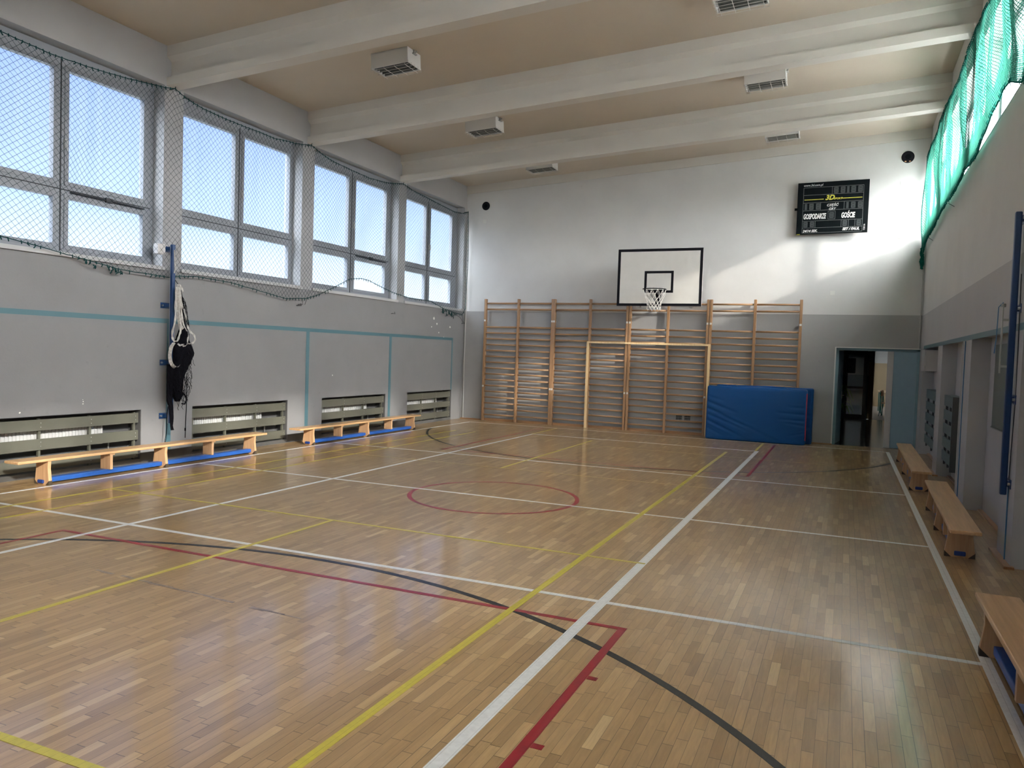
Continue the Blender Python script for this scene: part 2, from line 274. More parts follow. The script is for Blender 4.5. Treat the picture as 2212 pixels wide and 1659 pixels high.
GREY, WHITE = (.335, .332, .325), (.59, .587, .572)
M = dict(
 wall=two_tone('wall_paint', GREY, WHITE, 2.68), wallL=two_tone('wall_paint_left_dimmed', (.215,.214,.217), (.35,.35,.355), 2.68),  # left wall: copy of the same paint with shade put into its colour
 wallR=two_tone('wall_paint_right', (.42,.42,.425), WHITE, 2.67),
 lintel=mat('dimmed_plaster', (.34,.337,.33), .7, noise=.03, nscale=1.5, bump=.1, bscale=40),  # light plaster, its colour lowered to stand in for shade on the lintel
 ceil=mat('cream_ceiling_plaster', (.50,.44,.355), .75, noise=.05, nscale=.9, bump=.1, bscale=30),
 beam=mat('beam_plaster', (.56,.535,.485), .7, noise=.04, nscale=1.4, bump=.12, bscale=25),
 floor=parquet(),
 white=paint_line('white_line_paint', (.74,.75,.73)), yellow=paint_line('yellow_line_paint', (.52,.43,.045)),
 faint=paint_line('worn_yellow_line_paint', (.42,.30,.11)),
 red=paint_line('red_line_paint', (.27,.014,.022)), bline=paint_line('black_line_paint', (.012,.013,.013)), worn=mat('worn_black_scuff', (.20,.145,.10), .3, noise=.5, nscale=22),
 tape=mat('teal_wall_stripe', (.070,.155,.185), .45),
 frame=mat('grey_window_frame', (.235,.25,.275), .4), sill=mat('white_sill', (.45,.45,.45), .5),
 sillR=mat('dimmed_sill', (.16,.16,.16), .6),  # white sill coloured darker to cut the sunlight bounced up to the beams
 seal=mat('black_seal', (.02,.02,.025), .5),
 glassL=frosted('frosted_pane', (.93,.97,1.0), .93), glassR=frosted('frosted_pane_sun_side', (1,1,1), .60),
 olive=mat('grey_olive_slats', (.105,.106,.082), .45, noise=.03), dark=mat('dark_recess', (.035,.032,.03), .7), dgrey=mat('dark_grey_paint', (.10,.10,.098), .6),
 rad=mat('white_radiator', (.55,.55,.54), .4), slatR=mat('grey_green_slats', (.115,.165,.165), .45, noise=.03), slatside=mat('dark_side_panel', (.075,.078,.07), .5),
 pine=wood('pine_seat', (.50,.29,.135), (.64,.40,.205), 1, .3), pinez=wood('pine_leg', (.48,.28,.14), (.60,.38,.21), 2, .35),
 oak=wood('wall_bar_post', (.27,.148,.068), (.38,.222,.112), 2, .35), oakx=wood('wall_bar_rung', (.30,.165,.076), (.42,.252,.128), 0, .3), skirt=wood('floor_trim_wood', (.26,.13,.055), (.38,.205,.10), 0, .3),
 skirty=wood('floor_trim_wood_side', (.26,.13,.055), (.38,.205,.10), 1, .3),
 goal=wood('pale_lath', (.70,.50,.25), (.80,.60,.33), 2, .35),
 blue=mat('blue_beam_paint', (.015,.085,.34), .35), cap=mat('blue_plastic', (.01,.045,.22), .4), foot=mat('rubber_foot', (.055,.04,.025), .6),
 mat=mat('blue_mat_vinyl', (.003,.058,.20), .45, spec=.25, bump=.05, bscale=200), mat2=mat('dark_blue_mat_side', (.006,.034,.12), .4), red2=mat('red_zip', (.30,.01,.03), .4),
 navy=mat('navy_steel', (.007,.038,.12), .35), navyr=mat('navy_steel_dark', (.007,.034,.12), .35), steel=mat('steel', (.45,.45,.44), .35, .8), strap=mat('off_white_strap', (.38,.36,.33), .8, noise=.3, nscale=30), bnet=mat('black_net_cord', (.004,.004,.006), .9, spec=.08), string=mat('dark_string', (.02,.02,.025), .7),
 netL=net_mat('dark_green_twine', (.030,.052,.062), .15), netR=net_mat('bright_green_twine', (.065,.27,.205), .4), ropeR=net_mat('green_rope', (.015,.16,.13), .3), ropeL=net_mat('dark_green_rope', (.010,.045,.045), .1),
 bwhite=mat('backboard_white', (.60,.585,.545), .4, noise=.03, nscale=5), bblack=mat('backboard_black', (.006,.006,.009), .55, spec=.15), cord=mat('white_cord', (.72,.70,.66), .7),
 lampw=mat('lamp_housing_white', (.66,.655,.63), .45), lampd=mat('lamp_louvre', (.16,.165,.15), .3, .3), tubew=mat('fluorescent_tube', (.62,.62,.58), .3), wire=mat('white_wire_guard', (.55,.53,.49), .4),
 black=mat('black_case', (.003,.005,.006), .6, spec=.08), panel=mat('black_panel', (.004,.009,.010), .3), seg=mat('unlit_segment', (.055,.062,.064), .4), digit=mat('digit_window', (.022,.027,.028), .3), line=mat('grey_print_line', (.13,.14,.14), .5), wtxt=mat('white_print', (.70,.70,.68), .5), ytxt=mat('yellow_print', (.52,.50,.06), .5),
 door=mat('blue_grey_door', (.22,.33,.41), .4, noise=.02), doorf=mat('blue_grey_frame', (.18,.29,.34), .4), doore=mat('grey_door_edge', (.48,.46,.45), .5), jamb=mat('white_corner_bead', (.62,.62,.60), .5),
 tile=mat('dark_stone_tile', (.085,.095,.09), .16, noise=.3, nscale=2), corr=two_tone('corridor_paint', (.12,.17,.19), (.5,.5,.44), 1.35), bframe=mat('black_door_frame', (.006,.007,.008), .35),
 beige=two_tone('classroom_paint', (.58,.46,.28), (.72,.72,.66), 1.75), table=mat('table_top', (.52,.36,.18), .4), green=mat('green_steel', (.010,.13,.11), .35), ply=mat('plywood', (.35,.17,.06), .4), leaf=mat('leaf', (.10,.26,.02), .4), pot=mat('terracotta_pot', (.30,.13,.07), .6), paper=mat('paper', (.62,.63,.62), .6),
 board=mat('grey_green_board', (.085,.11,.09), .35), elec=mat('white_cabinet', (.52,.50,.485), .4), plate=mat('wall_plate', (.62,.62,.58), .45), lfloor=mat('light_floor', (.45,.42,.38), .3),
 metal_l=mat('galvanised_steel', (.42,.43,.40), .4, .5), cableb=mat('blue_cable', (.05,.16,.30), .5), cableg=mat('pale_cable', (.50,.50,.48), .5), chip=mat('bare_plaster_chip', (.75,.74,.70), .8), bottle=mat('red_plastic', (.35,.02,.06), .4),
)
def dark_glass():
    m = bpy.data.materials.new('dark_door_glass'); m.use_nodes = True; nt = m.node_tree; nt.nodes.clear(); N = nt.nodes.new; K = nt.links.new
    out = N('ShaderNodeOutputMaterial'); t = N('ShaderNodeBsdfTransparent'); t.inputs[0].default_value = (.75,.85,.9,1); g = N('ShaderNodeBsdfGlossy'); g.inputs['Roughness'].default_value = .05; mx = N('ShaderNodeMixShader'); mx.inputs[0].default_value = .12
    K(t.outputs[0], mx.inputs[1]); K(g.outputs[0], mx.inputs[2]); K(mx.outputs[0], out.inputs[0]); return m
M['dglass'] = dark_glass(); M['tinted'] = frosted('tinted_pane', (.9,.9,.9), .5)

# ================================================================== SETTING
PIL = [(-1.05, -.9), (1.88, 2.2), (4.92, 5.24), (7.957, 8.29), (10.919, 11.247), (14.067, 14.364), (17.10, W)]
NICH = [(-.5, 1.6), (2.45, 4.55), (5.50, 7.64), (8.535, 10.655), (11.60, 13.73), (14.61, 16.665)]
NZ, SILL, LIN = .737, 2.70, 5.22
OUT = L-.38
FR = L-.20                       # window frame plane

def setting():
    f = MB().box(L-.3, R+.35, Y0-.2, W+.02, -.2, 0).build('floor', M['floor']); tag(f, kind='structure')
    # ---- painted court lines, a millimetre of paint, children of the floor
    def ln(mb, x0, y0, x1, y1, w, z):
        d = Vector((x1-x0, y1-y0, 0)).normalized(); n = Vector((-d.y, d.x, 0))*w/2
        a, b = Vector((x0,y0,0)), Vector((x1,y1,0)); p = [a-n, b-n, b+n, a+n]
        p = p if True else p
        mb.hexa([(q.x,q.y,.0001) for q in p] + [(q.x,q.y,z) for q in p])
    def arc(mb, cx, cy, r, a0, a1, w, z, n=96):
        for i in range(n):
            t0 = a0+(a1-a0)*i/n; t1 = a0+(a1-a0)*(i+1)/n
            q = [(cx+rr*cos(t), cy+rr*sin(t)) for rr, t in ((r-w/2,t0),(r+w/2,t0),(r+w/2,t1),(r-w/2,t1))]
            mb.hexa([(x,y,.0001) for x,y in q] + [(x,y,z) for x,y in q])
    b = MB(); arc(b, -3.70, .25, 4.67, math.radians(15.6), math.radians(164.4), .05, .0011); arc(b, -3.70, 15.98, 4.67, -math.radians(164.0), -math.radians(16.0), .045, .0011)
    b.build('black_line', M['bline'], f)
    b = MB(); zz = .0013
    ln(b, -1.185, 1.2, -1.185, 4.595, .05, zz); ln(b, -6.20, 1.2, -6.20, 4.595, .04, zz); ln(b, -6.22, 4.575, -1.16, 4.575, .045, zz+.0001)
    for y in (3.79, 3.015, 2.2): ln(b, -1.158, y, -1.105, y, .042, zz)
    ln(b, -1.235, 11.53, -1.235, 16.2, .05, zz); ln(b, -6.23, 11.53, -6.23, 16.24, .045, zz); ln(b, -6.25, 11.555, -1.21, 11.555, .03, zz+.0001)
    for y in (13.9,): ln(b, -1.208, y, -1.12, y, .07, zz)
    arc(b, -3.70, 8.12, .975, 0, 2*pi, .05, zz, 128)
    b.build('red_line', M['red'], f)
    b = MB(); zz = .0015
    for x, y0, y1, w in ((-8.19,-.3,16.48,.045),(.81,-.3,16.48,.062),(-5.93,1.2,14.91,.05),(-1.445,1.2,14.91,.072)): ln(b, x, y0, x, y1, w, zz)
    for y, x0, x1, w in ((16.463,-8.21,.84,.04),(14.885,-5.955,-1.41,.045),(11.14,-8.19,.81,.045),(8.065,-8.19,.81,.045),(5.015,-8.19,.81,.05),(-.3,-8.2,.84,.05)): ln(b, x0, y, x1, y, w, zz+.0001)
    b.build('white_line', M['white'], f)
    b = MB(); zz = .0019
    for x, y0, y1, w in ((-7.53,1.0,14.5,.04),(-7.07,1.0,14.5,.035),(-4.49,2.07,6.12,.042),(-1.93,2.07,14.42,.05),(-4.53,10.15,14.52,.04),(-1.475,14.9,16.45,.045),(-5.95,14.9,16.45,.04)): ln(b, x, y0, x, y1, w, zz)
    for y, x0, x1, w in ((6.12,-7.53,-1.42,.035),(2.07,-7.5,-1.93,.045)): ln(b, x0, y, x1, y, w, zz+.0001)
    b.build('yellow_line', M['yellow'], f)
    b = MB(); ln(b, -7.53, 10.17, -1.42, 10.17, .028, zz); ln(b, -4.5, 13.78, -.1, 13.66, .025, zz); b.build('yellow_line', M['faint'], f)
    # dark rub mark where an old line was taken off
    b = MB(); rnd = random.Random(3); px, py = -5.78, 3.62
    x = -4.93
    while x < -3.02:
        l = rnd.uniform(.05, .16); y = 3.90 - (x+4.93)*.06 + rnd.uniform(-.008, .008)*1
        if rnd.random() < .96: ln(b, x, y, x+l*1.0, y-.004, rnd.uniform(.012, .034), .0009)
        x += l
    b.build('scuff_mark', M['worn'], f)

    # ---- left wall
    b = MB()
    ys = [Y0-.2] + [v for n in NICH for v in n] + [W+.2]
    for i in range(0, len(ys), 2): b.box(OUT, L, ys[i], ys[i+1], 0, NZ)
    b.box(OUT, L, Y0-.2, W+.2, NZ, SILL)
    for y0, y1 in NICH: b.box(OUT, L-.24, y0, y1, 0, NZ)
    for y0, y1 in PIL: b.box(OUT, L, y0-(.2 if y0 < -1 else 0), y1+(.2 if y1 > 17 else 0), SILL, LIN)
    b.mi = 1; b.box(OUT, L, Y0-.2, W+.2, LIN, ceil_z(L)+.25)
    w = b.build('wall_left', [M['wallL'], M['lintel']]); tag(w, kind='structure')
    t = MB(); t.box(L, L+.002, 1.5, 16.67, 1.965-.03, 1.965+.033)
    for y in (8.10, 11.16, 13.875): t.box(L, L+.002, y-.045, y+.045, .0, 1.94)
    t.box(L, L+.002, 16.61, 16.67, NZ, 1.94); t.build('teal_stripe', M['tape'], w)
    c = MB()
    for y, z, s in ((15.7,2.42,.045),(15.85,2.30,.03),(15.6,2.22,.02),(15.95,2.10,.02),(16.5,2.25,.03),(16.2,2.0,.015),(6.76,.855,.010),(6.763,.885,.009),(6.757,.91,.007),(5.95,.79,.014),(11.9,1.15,.015)):
        n = 7; a0 = random.random(); ring = [(L+.0005, y+s*(.6+.5*random.random())*cos(2*pi*k/n+a0), z+s*(.6+.5*random.random())*sin(2*pi*k/n+a0)) for k in range(n)]
        c._a(ring + [(L+.002, p[1], p[2]) for p in ring], [tuple(range(n,2*n))[::-1]]+[(k,(k+1)%n,n+(k+1)%n,n+k) for k in range(n)])
    c.build('plaster_chip', M['chip'], w)
    b = MB()
    for i in range(0, len(ys), 2):
        y0, y1 = max(ys[i], Y0), min(ys[i+1], W)
        if y1 > 16.9: continue
        b.box(L, L+.006, y0, y1, 0, .14)
    tag(b.build('baseboard_left', M['dgrey']), kind='structure')
    # ---- back wall with the door opening
    b = MB(); b.box(L-.2, -.2, W, W+.22, 0, 6.7).box(-.2, R+.02, W, W+.22, 2.005, 6.7).box(R+.0, R+.5, W, W+.22, 0, 6.7)
    b.mi = 1; b.prism_x([(W-.03, -.19), (W, -.19), (W, .1), (W-.03, .1)], L, R, ceil_z(L), ceil_z(R))
    wb = b.build('wall_back', [M['wall'], M['beam']]); tag(wb, kind='structure')
    j = MB().box(-.222, -.198, W-.006, W+.02, 0, 2.02).box(-.222, R, W-.006, W+.02, 2.003, 2.02).build('corner_bead', M['jamb'], wb)
    MB().box(L, -8.2, W-.02, W, 0, .02).box(L, -.2, W-.05, W, 0, .022).build('baseboard_back', M['skirt'], wb)
    # ---- right wall: pillars with shallow bays below, ledge, windows above
    b = MB()
    RP = [(Y0-.2, -.4), (1.5, 2.2), (4.5, 5.15), (7.57, 8.20), (10.45, 11.20), (13.42, 14.02), (16.62, W)]
    for y0, y1 in RP: b.box(R, R+.42, y0, y1, 0, 2.035)
    for a, c_ in zip(RP[:-1], RP[1:]): b.box(R+.20, R+.42, a[1], c_[0], 0, 2.035)
    b.box(R, R+.42, Y0-.2, W, 2.035, 4.25)
    for y0, y1 in PIL: b.box(R, R+.42, y0-(.2 if y0 < -1 else 0), y1, 4.25, 5.62)
    b.box(R, R+.42, Y0-.2, W, 5.62, 6.7)
    wr = b.build('wall_right', M['wallR']); tag(wr, kind='structure')
    MB().box(R-.003, R, 1.5, 16.55, 2.005, 2.065).build('teal_stripe', M['tape'], wr)
    b = MB()
    for y0, y1 in RP[1:]:
        if y1 < 16.8: b.box(R-.055, R+.02, y0-.06, y1+.06, 0, .022)
    for a, c_ in zip(RP[1:-1], RP[2:]): b.box(R+.15, R+.20, a[1], c_[0], 0, .02)
    b.build('baseboard_right', M['skirty'], wr)
    # ---- wall behind the camera
    tag(MB().box(L-.2, R+.4, Y0-.2, Y0, 0, 6.7).build('wall_front', M['wall']), kind='structure')
    # ---- ceiling, sloping up to the right, and its plastered beams
    b = MB(); x0, x1 = L-.38, R+.42; z0, z1 = ceil_z(x0), ceil_z(x1)
    b.hexa([(x0,Y0-.2,z0),(x1,Y0-.2,z1),(x1,W+.2,z1),(x0,W+.2,z0),(x0,Y0-.2,z0+.3),(x1,Y0-.2,z1+.3),(x1,W+.2,z1+.3),(x0,W+.2,z0+.3)])
    tag(b.build('ceiling', M['ceil']), kind='structure')
    for i, y in enumerate((1.86, 4.93, 7.99, 11.03, 14.08)):
        pr = [(y,.02),(y,-.15),(y+.075,-.20),(y+.075,-.412),(y+.10,-.414),(y+.10,-.427),(y,-.43),(y,-.545),(y+.21,-.545),(y+.21,-.43),(y+.135,-.425),(y+.135,-.20),(y+.21,-.15),(y+.21,.02)]
        tag(MB().prism_x(pr, L-.02, R+.02, ceil_z(L-.02), ceil_z(R+.02)).build('trim_%d' % (i+1), M['beam']), kind='structure')
    # outside: blank ground is the world itself
setting()

def win_left(n, y0, y1, ga, gb, gc, gd):
    """four-light window; ga..gd are the inner pane edges in y"""
    w = thing('window_%d' % n, None, None, (FR, (y0+y1)/2, SILL)); w['kind'] = 'structure'
    oy = (y0+y1)/2; X0, X1 = -.07, 0.0
    b = MB(); zt = LIN-SILL
    gl = [(2.84-SILL, 3.415-SILL), (3.625-SILL, 4.985-SILL)]
    def bx(ya, yb, za, zb, x0=X0, x1=X1): b.box(x0, x1, ya-oy, yb-oy, max(za,.001), zb)
    bx(y0, ga, 0, zt); bx(gb, gc, 0, zt); bx(gd, y1, 0, zt)
    for a, c in ((ga, gb), (gc, gd)): bx(a, c, 0, gl[0][0]); bx(a, c, gl[0][1], gl[1][0]); bx(a, c, gl[1][1], zt)
    # raised sash frames
    for a, c in ((ga, gb), (gc, gd)):
        for z0, z1 in gl:
            q = .055
            bx(a-q, c+q, z0-q, z0, 0, .014); bx(a-q, c+q, z1, z1+q, 0, .014); bx(a-q, a, z0, z1, 0, .014); bx(c, c+q, z0, z1, 0, .014)
    b.build('window_frame', M['frame'], w)
    m_ = (gb+gc)/2
    MB().box(0, .006, m_-oy-.008, m_-oy+.008, .06, zt-.12).box(0, .006, y0+.05-oy, y1-.05-oy, 3.52-SILL-.006, 3.52-SILL+.006).build('frame_gap', M['seal'], w)
    for a, c in ((ga, gb), (gc, gd)):
        for z0, z1 in gl:
            MB().box(-.045, -.040, a-oy-.005, c-oy+.005, z0-.005, z1+.005).build('window_pane', M['glassL'], w)
    h = MB(); h.box(.0, .03, m_-oy+.035, m_-oy+.06, 4.02-SILL, 4.14-SILL).tube([(.03, m_-oy+.048, 4.12-SILL),(.05, m_-oy+.048, 4.12-SILL),(.05, m_-oy+.055, 3.99-SILL)], .009, 6)
    h.build('window_handle', M['steel'], w)
    MB().box(.002, .205, y0-oy+.002, y1-oy-.002, .001, .022).box(.205, .235, y0-oy-.02, y1-oy+.02, -.03, .022).build('window_sill', M['sill'], w)
    o = MB()
    if n in (3, 5): o.tube([(.025, gc-oy+.02, 3.50-SILL), (.03, gd-oy, 3.49-SILL)], .012, 6).box(.014, .04, (gc+gd)/2-oy-.04, (gc+gd)/2-oy+.06, 3.47-SILL, 3.53-SILL)
    if o.v: o.build('window_opener', M['seal'], w)
WINS = [(1,-.9,1.88,-.75,.35,.55,1.75),(2,2.2,4.92,2.32,3.45,3.66,4.8),(3,5.24,7.957,5.36,6.47,6.675,7.785),(4,8.29,10.919,8.42,9.512,9.712,10.812),(5,11.247,14.067,11.43,12.545,12.78,13.875),(6,14.364,17.10,14.60,15.55,15.765,16.81)]
for a in WINS: win_left(*a)
for n, y0, y1, *_ in WINS:
    portal((OUT+.02, (y0+y1)/2, (SILL+LIN)/2), (1,0,0), y1-y0, LIN-SILL)

def win_right(n, y0, y1):
    w = thing('window_%d' % n, None, None, (R+.22, (y0+y1)/2, 4.25)); w['kind'] = 'structure'; h = 1.37; l = (y1-y0)/2
    b = MB()
    b.box(0, .07, -l, -l+.1, 0, h).box(0, .07, l-.1, l, 0, h).box(0, .07, -.09, .09, 0, h).box(0, .07, -l, l, 0, .10).box(0, .07, -l, l, h-.10, h)
    b.build('window_frame', M['frame'], w)
    for a, c in ((-l+.1, -.09), (.09, l-.1)): MB().box(.03, .035, a, c, .10, h-.10).build('window_pane', M['glassR'], w)
    MB().box(-.03, 0, -.12, -.09, .50, .63).tube([(-.03,-.105,.66),(-.05,-.105,.66),(-.05,-.10,.5)], .01, 6).build('window_handle', M['steel'], w)
    MB().box(-.22, .0, -l+.001, l-.001, .001, .02).build('window_sill', M['sillR'], w)
for k, (n, y0, y1, *_) in enumerate(WINS): win_right(7+k, y0, y1); portal((R+.40, (y0+y1)/2, 4.935), (-1,0,0), y1-y0, 1.37)

# ------------------------------------------------------------------ door, corridor and classroom beyond
def doorway():
    d = thing('door_1', None, None, (-.2, W, 0)); d['kind'] = 'structure'
    MB().box(0, .05, .10, .22, 0, 2.0).box(1.49, 1.54, .06, .22, 0, 2.0).box(0, 1.54, .06, .22, 1.955, 2.005).build('door_frame', M['doorf'], d)
    lf = MB().box(1.075, 1.495, .10, .145, .005, 1.955).build('door_leaf', M['door'], d, bevel=.004); MB().box(.965, 1.075, .085, .15, .005, 1.955).build('door_edge', M['doore'], lf)
    a = math.radians(84); lf2 = MB().box(0, .74, 0, .045, .005, 1.95).build('door_leaf', M['door'], d); lf2.location = (.055, .19, 0); lf2.rotation_euler = (0,0,a-.02)
    MB().tube([(.66,-.02,1.0),(.66,-.05,1.0),(.55,-.05,1.0)], .009, 8).box(.64,.68,-.01,0,.92,1.08).build('door_handle', M['steel'], lf2)
    YC = 25.9
    f = MB().box(-2.2, 3.6, W+.02, YC+.1, -.2, -.001); f.build('floor', M['tile']); 
    fo = bpy.data.objects[-1] if False else None
    b = MB().box(-2.4, -2.2, W+.2, YC+.1, 0, 3).box(3.6, 3.8, W+.2, YC+.1, 0, 3).box(-2.2, 0.0, YC, YC+.15, 0, 3).box(0.0, 1.55, YC, YC+.15, 2.22, 3).box(1.55, 6.2, YC, YC+.15, 0, 3.3).box(R+.4, 3.8, W, W+.22, 0, 3.1)
    tag(b.build('wall_corridor', M['corr']), kind='structure')
    tag(MB().box(-2.4, 3.8, W+.2, YC+.15, 3, 3.1).build('ceiling_corridor', M['lintel']), kind='structure')
    # classroom
    X0 = .80
    g = MB().box(X0-.1, 6, YC+.1, 35, -.2, 0).build('floor', M['lfloor'])
    c = MB().box(X0-.1, 6, 34.5, 34.7, 0, 3.2).box(6, 6.2, YC, 34.7, 0, 3.2)
    c.box(X0-.15, X0, YC+.15, 28.2, 0, 3.2).box(X0-.15, X0, 28.2, 33.6, 0, .9).box(X0-.15, X0, 28.2, 33.6, 2.7, 3.2).box(X0-.15, X0, 33.6, 34.5, 0, 3.2)
    c.box(X0-.1, X0+.0, YC+.1, YC+.15, 0, 3.2)
    tag(c.build('wall_classroom', M['beige']), kind='structure')
    tag(MB().box(-.6, X0-.15, YC+.75, YC+.9, 0, 3.1).box(-.75, -.6, YC+.15, YC+.9, 0, 3.1).box(-.75,X0-.15,YC+.15,YC+.9,3.1,3.2).box(X0-.2,X0-.15,YC+.15,YC+.75,0,3.1).box(-.6,X0-.15,YC+.1,YC+.9,-.1,0).build('wall_vestibule', M['corr']), kind='structure')
    tag(MB().box(X0-.2, 6.2, YC+.1, 34.7, 3.2, 3.3).build('ceiling_classroom', M['lintel']), kind='structure')
    w = thing('window_13', None, None, (X0-.08, 30.9, .9)); w['kind'] = 'structure'
    fb = MB().box(-.03,.03,-2.7,2.7,0,.07).box(-.03,.03,-2.7,2.7,1.73,1.8)
    for y in (-2.67,-1.35,0,1.35,2.67): fb.box(-.03,.03,y-.03,y+.03,.07,1.73)
    fb.build('window_frame', M['sill'], w); MB().box(-.004,.004,-2.65,2.65,.07,1.73).build('window_pane', M['tinted'], w)
    portal((X0-.14, 30.9, 1.8), (1,0,0), 5.4, 1.8)
    for o in bpy.data.objects:
        if o.name.startswith('floor') and 'kind' not in o and o.parent is None: o['kind'] = 'structure'
    # glazed door between corridor and classroom
    t = thing('glazed_door', 'black framed glazed door at the dark end of the corridor', 'door', (0, YC-.06, 0))
    MB().box(0,.06,0,.05,0,2.1).box(.50,.60,0,.05,0,2.2).box(.06,.50,0,.05,2.02,2.1).box(.06,.50,0,.05,.93,1.0).box(.06,.50,0,.05,0,.14).box(0,1.55,-.0,.05,2.1,2.22).box(1.45,1.55,0,.05,0,2.1).build('door_frame', M['bframe'], t)
    MB().box(.06,.50,.02,.03,.14,.93).box(.06,.50,.02,.03,1.0,2.02).build('door_glass', M['dglass'], t)
    n = thing('paper_notice', 'white paper notice taped to the dark glazed door', 'notice', (.03, YC-.08, 1.40))
    MB().box(0,.24,0,.004,0,.46).build('sheet', M['paper'], n)
    q = MB()
    for k in range(6): q.box(.03, .2-(k%3)*.03, -.002, 0, .40-k*.045, .408-k*.045)
    q.build('printed_text', M['line'], n)
doorway()

def classroom_furniture():
    # school table
    def table(loc, rz, label):
        t = thing('school_table', label, 'table', loc, rz, 'tables in the room beyond the corridor')
        MB().box(-.65,.65,-.25,.25,.73,.75).build('table_top', M['table'], t)
        for sx in (-.58,.58):
            for sy in (-.2,.2): MB().cyl((sx,sy,0),(sx,sy,.73),.016,8).build('leg', M['green'], t)
        MB().box(-.58,.58,-.21,-.19,.66,.7).box(-.58,.58,.19,.21,.66,.7).build('apron', M['green'], t)
        return t
    table((1.02+.35, 29.0, 0), pi/2, 'nearer wooden table with dark green legs beyond the corridor')
    table((1.35, 30.6, 0), pi/2, 'farther wooden table by the window of the room beyond the corridor')
    def chair():
        t = thing('school_chair', '', 'chair', (0,0,0), 0, 'chairs in the room beyond the corridor')
        MB().box(-.19,.19,-.19,.19,.43,.445).build('seat', M['ply'], t, bevel=.01)
        prof = [(-.19,.0),(.19,.0),(.18,.16),(.10,.20),(-.10,.20),(-.18,.16)]
        b = MB(); n = len(prof); b._a([(x,.185,z+.66) for x,z in prof]+[(x,.20,z+.66) for x,z in prof], [tuple(range(n)), tuple(range(n,2*n))[::-1]]+[(n+k,n+(k+1)%n,(k+1)%n,k) for k in range(n)]); b.build('backrest', M['ply'], t)
        for sx in (-.18,.18):
            MB().tube([(sx,-.20,0),(sx,-.16,.43)], .011, 6).build('leg', M['green'], t)
            MB().tube([(sx,.24,0),(sx,.17,.43),(sx*.98,.21,.84)], .011, 6).build('leg', M['green'], t)
        return t
    c0 = chair(); c0.location = (1.32, 28.0, 0); c0.rotation_euler = (0,0,-pi/2-.25+pi); c0['label'] = 'brown plywood chair at the near end of the green-legged table'
    for loc, rz, lab in (((1.95, 28.75, 0), -pi/2, 'nearest dark-legged chair right of the tables beyond the corridor'), ((1.95, 29.6, 0), -pi/2+.1, 'second chair from the camera right of the tables beyond the corridor')):
        k = copy_tree(c0); k.location = loc; k.rotation_euler = (0,0,rz); k['label'] = lab
    p = thing('potted_plant', 'green leafy plant just inside the corridor, half hidden by the open door leaf', 'plant', (-.20, 21.6, 0))
    MB().tube([(0,0,0),(0,0,.26)], [.11,.15], 16).build('pot', M['pot'], p)
    rnd = random.Random(5)
    for k in range(12):
        a = rnd.uniform(-.9, .9) if k < 8 else rnd.uniform(0, 6.28); l = rnd.uniform(.35, .62); h0 = rnd.uniform(.35, .95)
        pts = [(0,0,.26)]; 
        for s in (.25,.5,.75,1.0): pts.append((cos(a)*l*s*.75, sin(a)*l*s*.75, .26+h0*sin(s*2.2)/.9 - .25*s*s))
        MB().ribbon(pts, (-sin(a),cos(a),0), [.02,.05,.06,.045,.008], .003).build('leaf', M['leaf'], p)
classroom_furniture()

# ================================================================== RADIATORS IN THE LEFT NICHES
def slat_cover(y0, y1, label, rad_label):
    t = thing('radiator_cover', label, 'radiator cover', (L-.012, y0, 0), 0, 'slatted radiator covers along the window wall')
    w = y1-y0-.035
    for z0, z1 in ((.558,.693),(.325,.458),(.085,.222)):
        s = MB().box(-.022, 0, .004, w, z0, z1).build('slat', M['olive'], t, bevel=.003)
    n = 3
    for k in range(n+1):
        y = w*.02 + (w*.96)*k/n if k < n else w-.045
        MB().box(-.055, -.022, y-.014, y+.014, .02, .70).build('upright', M['olive'], t)
        if k:
            for z in (.60,.65,.37,.42,.12,.18): MB().tube([(0,y,z),(.003,y,z)], .006, 6).build('screw', M['steel'], t)
    r = thing('radiator', rad_label, 'radiator', (L-.145, y0+.02, .30), 0, 'white radiators in the wall niches')
    l = (y1-y0)-.50
    b = MB().box(-.08,-.0,0,l,0,.31); MB.build(b, 'radiator_body', M['rad'], r)
    q = MB(); k = 0
    y = .03
    while y < l-.02: q.box(0,.012,y,y+.022,.02,.29); y += .045
    q.build('radiator_fins', M['rad'], r)
    MB().tube([(-.04,l,.04),(-.04,l+.12,.04),(-.04,l+.12,-.24)], .012, 8).box(-.07,-.01,l+.05,l+.10,.01,.07).build('radiator_valve', M['steel'], r)
    return t
names = ['', 'nearest', 'second', 'third', 'farthest']
lab = {2:('slatted olive radiator cover at the left edge of the picture','white radiator behind the nearest olive slatted cover'),
       3:('slatted olive radiator cover between the hanging net and the first teal upright','white radiator behind the cover right of the hanging net'),
       4:('slatted olive radiator cover between two teal wall uprights','white radiator behind the third olive slatted cover'),
       5:('slatted olive radiator cover nearest the far corner of the hall','white radiator behind the olive slatted cover by the far corner')}
for k in (2,3,4,5): slat_cover(*NICH[k], *lab[k])
b = MB()
for y0, y1 in NICH[2:]: b.box(L-.24, L, y0, y1, 0, .06).box(L-.24, L-.235, y0, y1, .06, NZ).box(L-.235, L-.004, y1-.006, y1, .06, NZ).box(L-.235, L-.004, y0, y1, NZ-.006, NZ)  # niche floor slabs, plus dark lining sheets that paint in the shade inside
tag(b.build('trim_7', M['dgrey']), kind='structure')

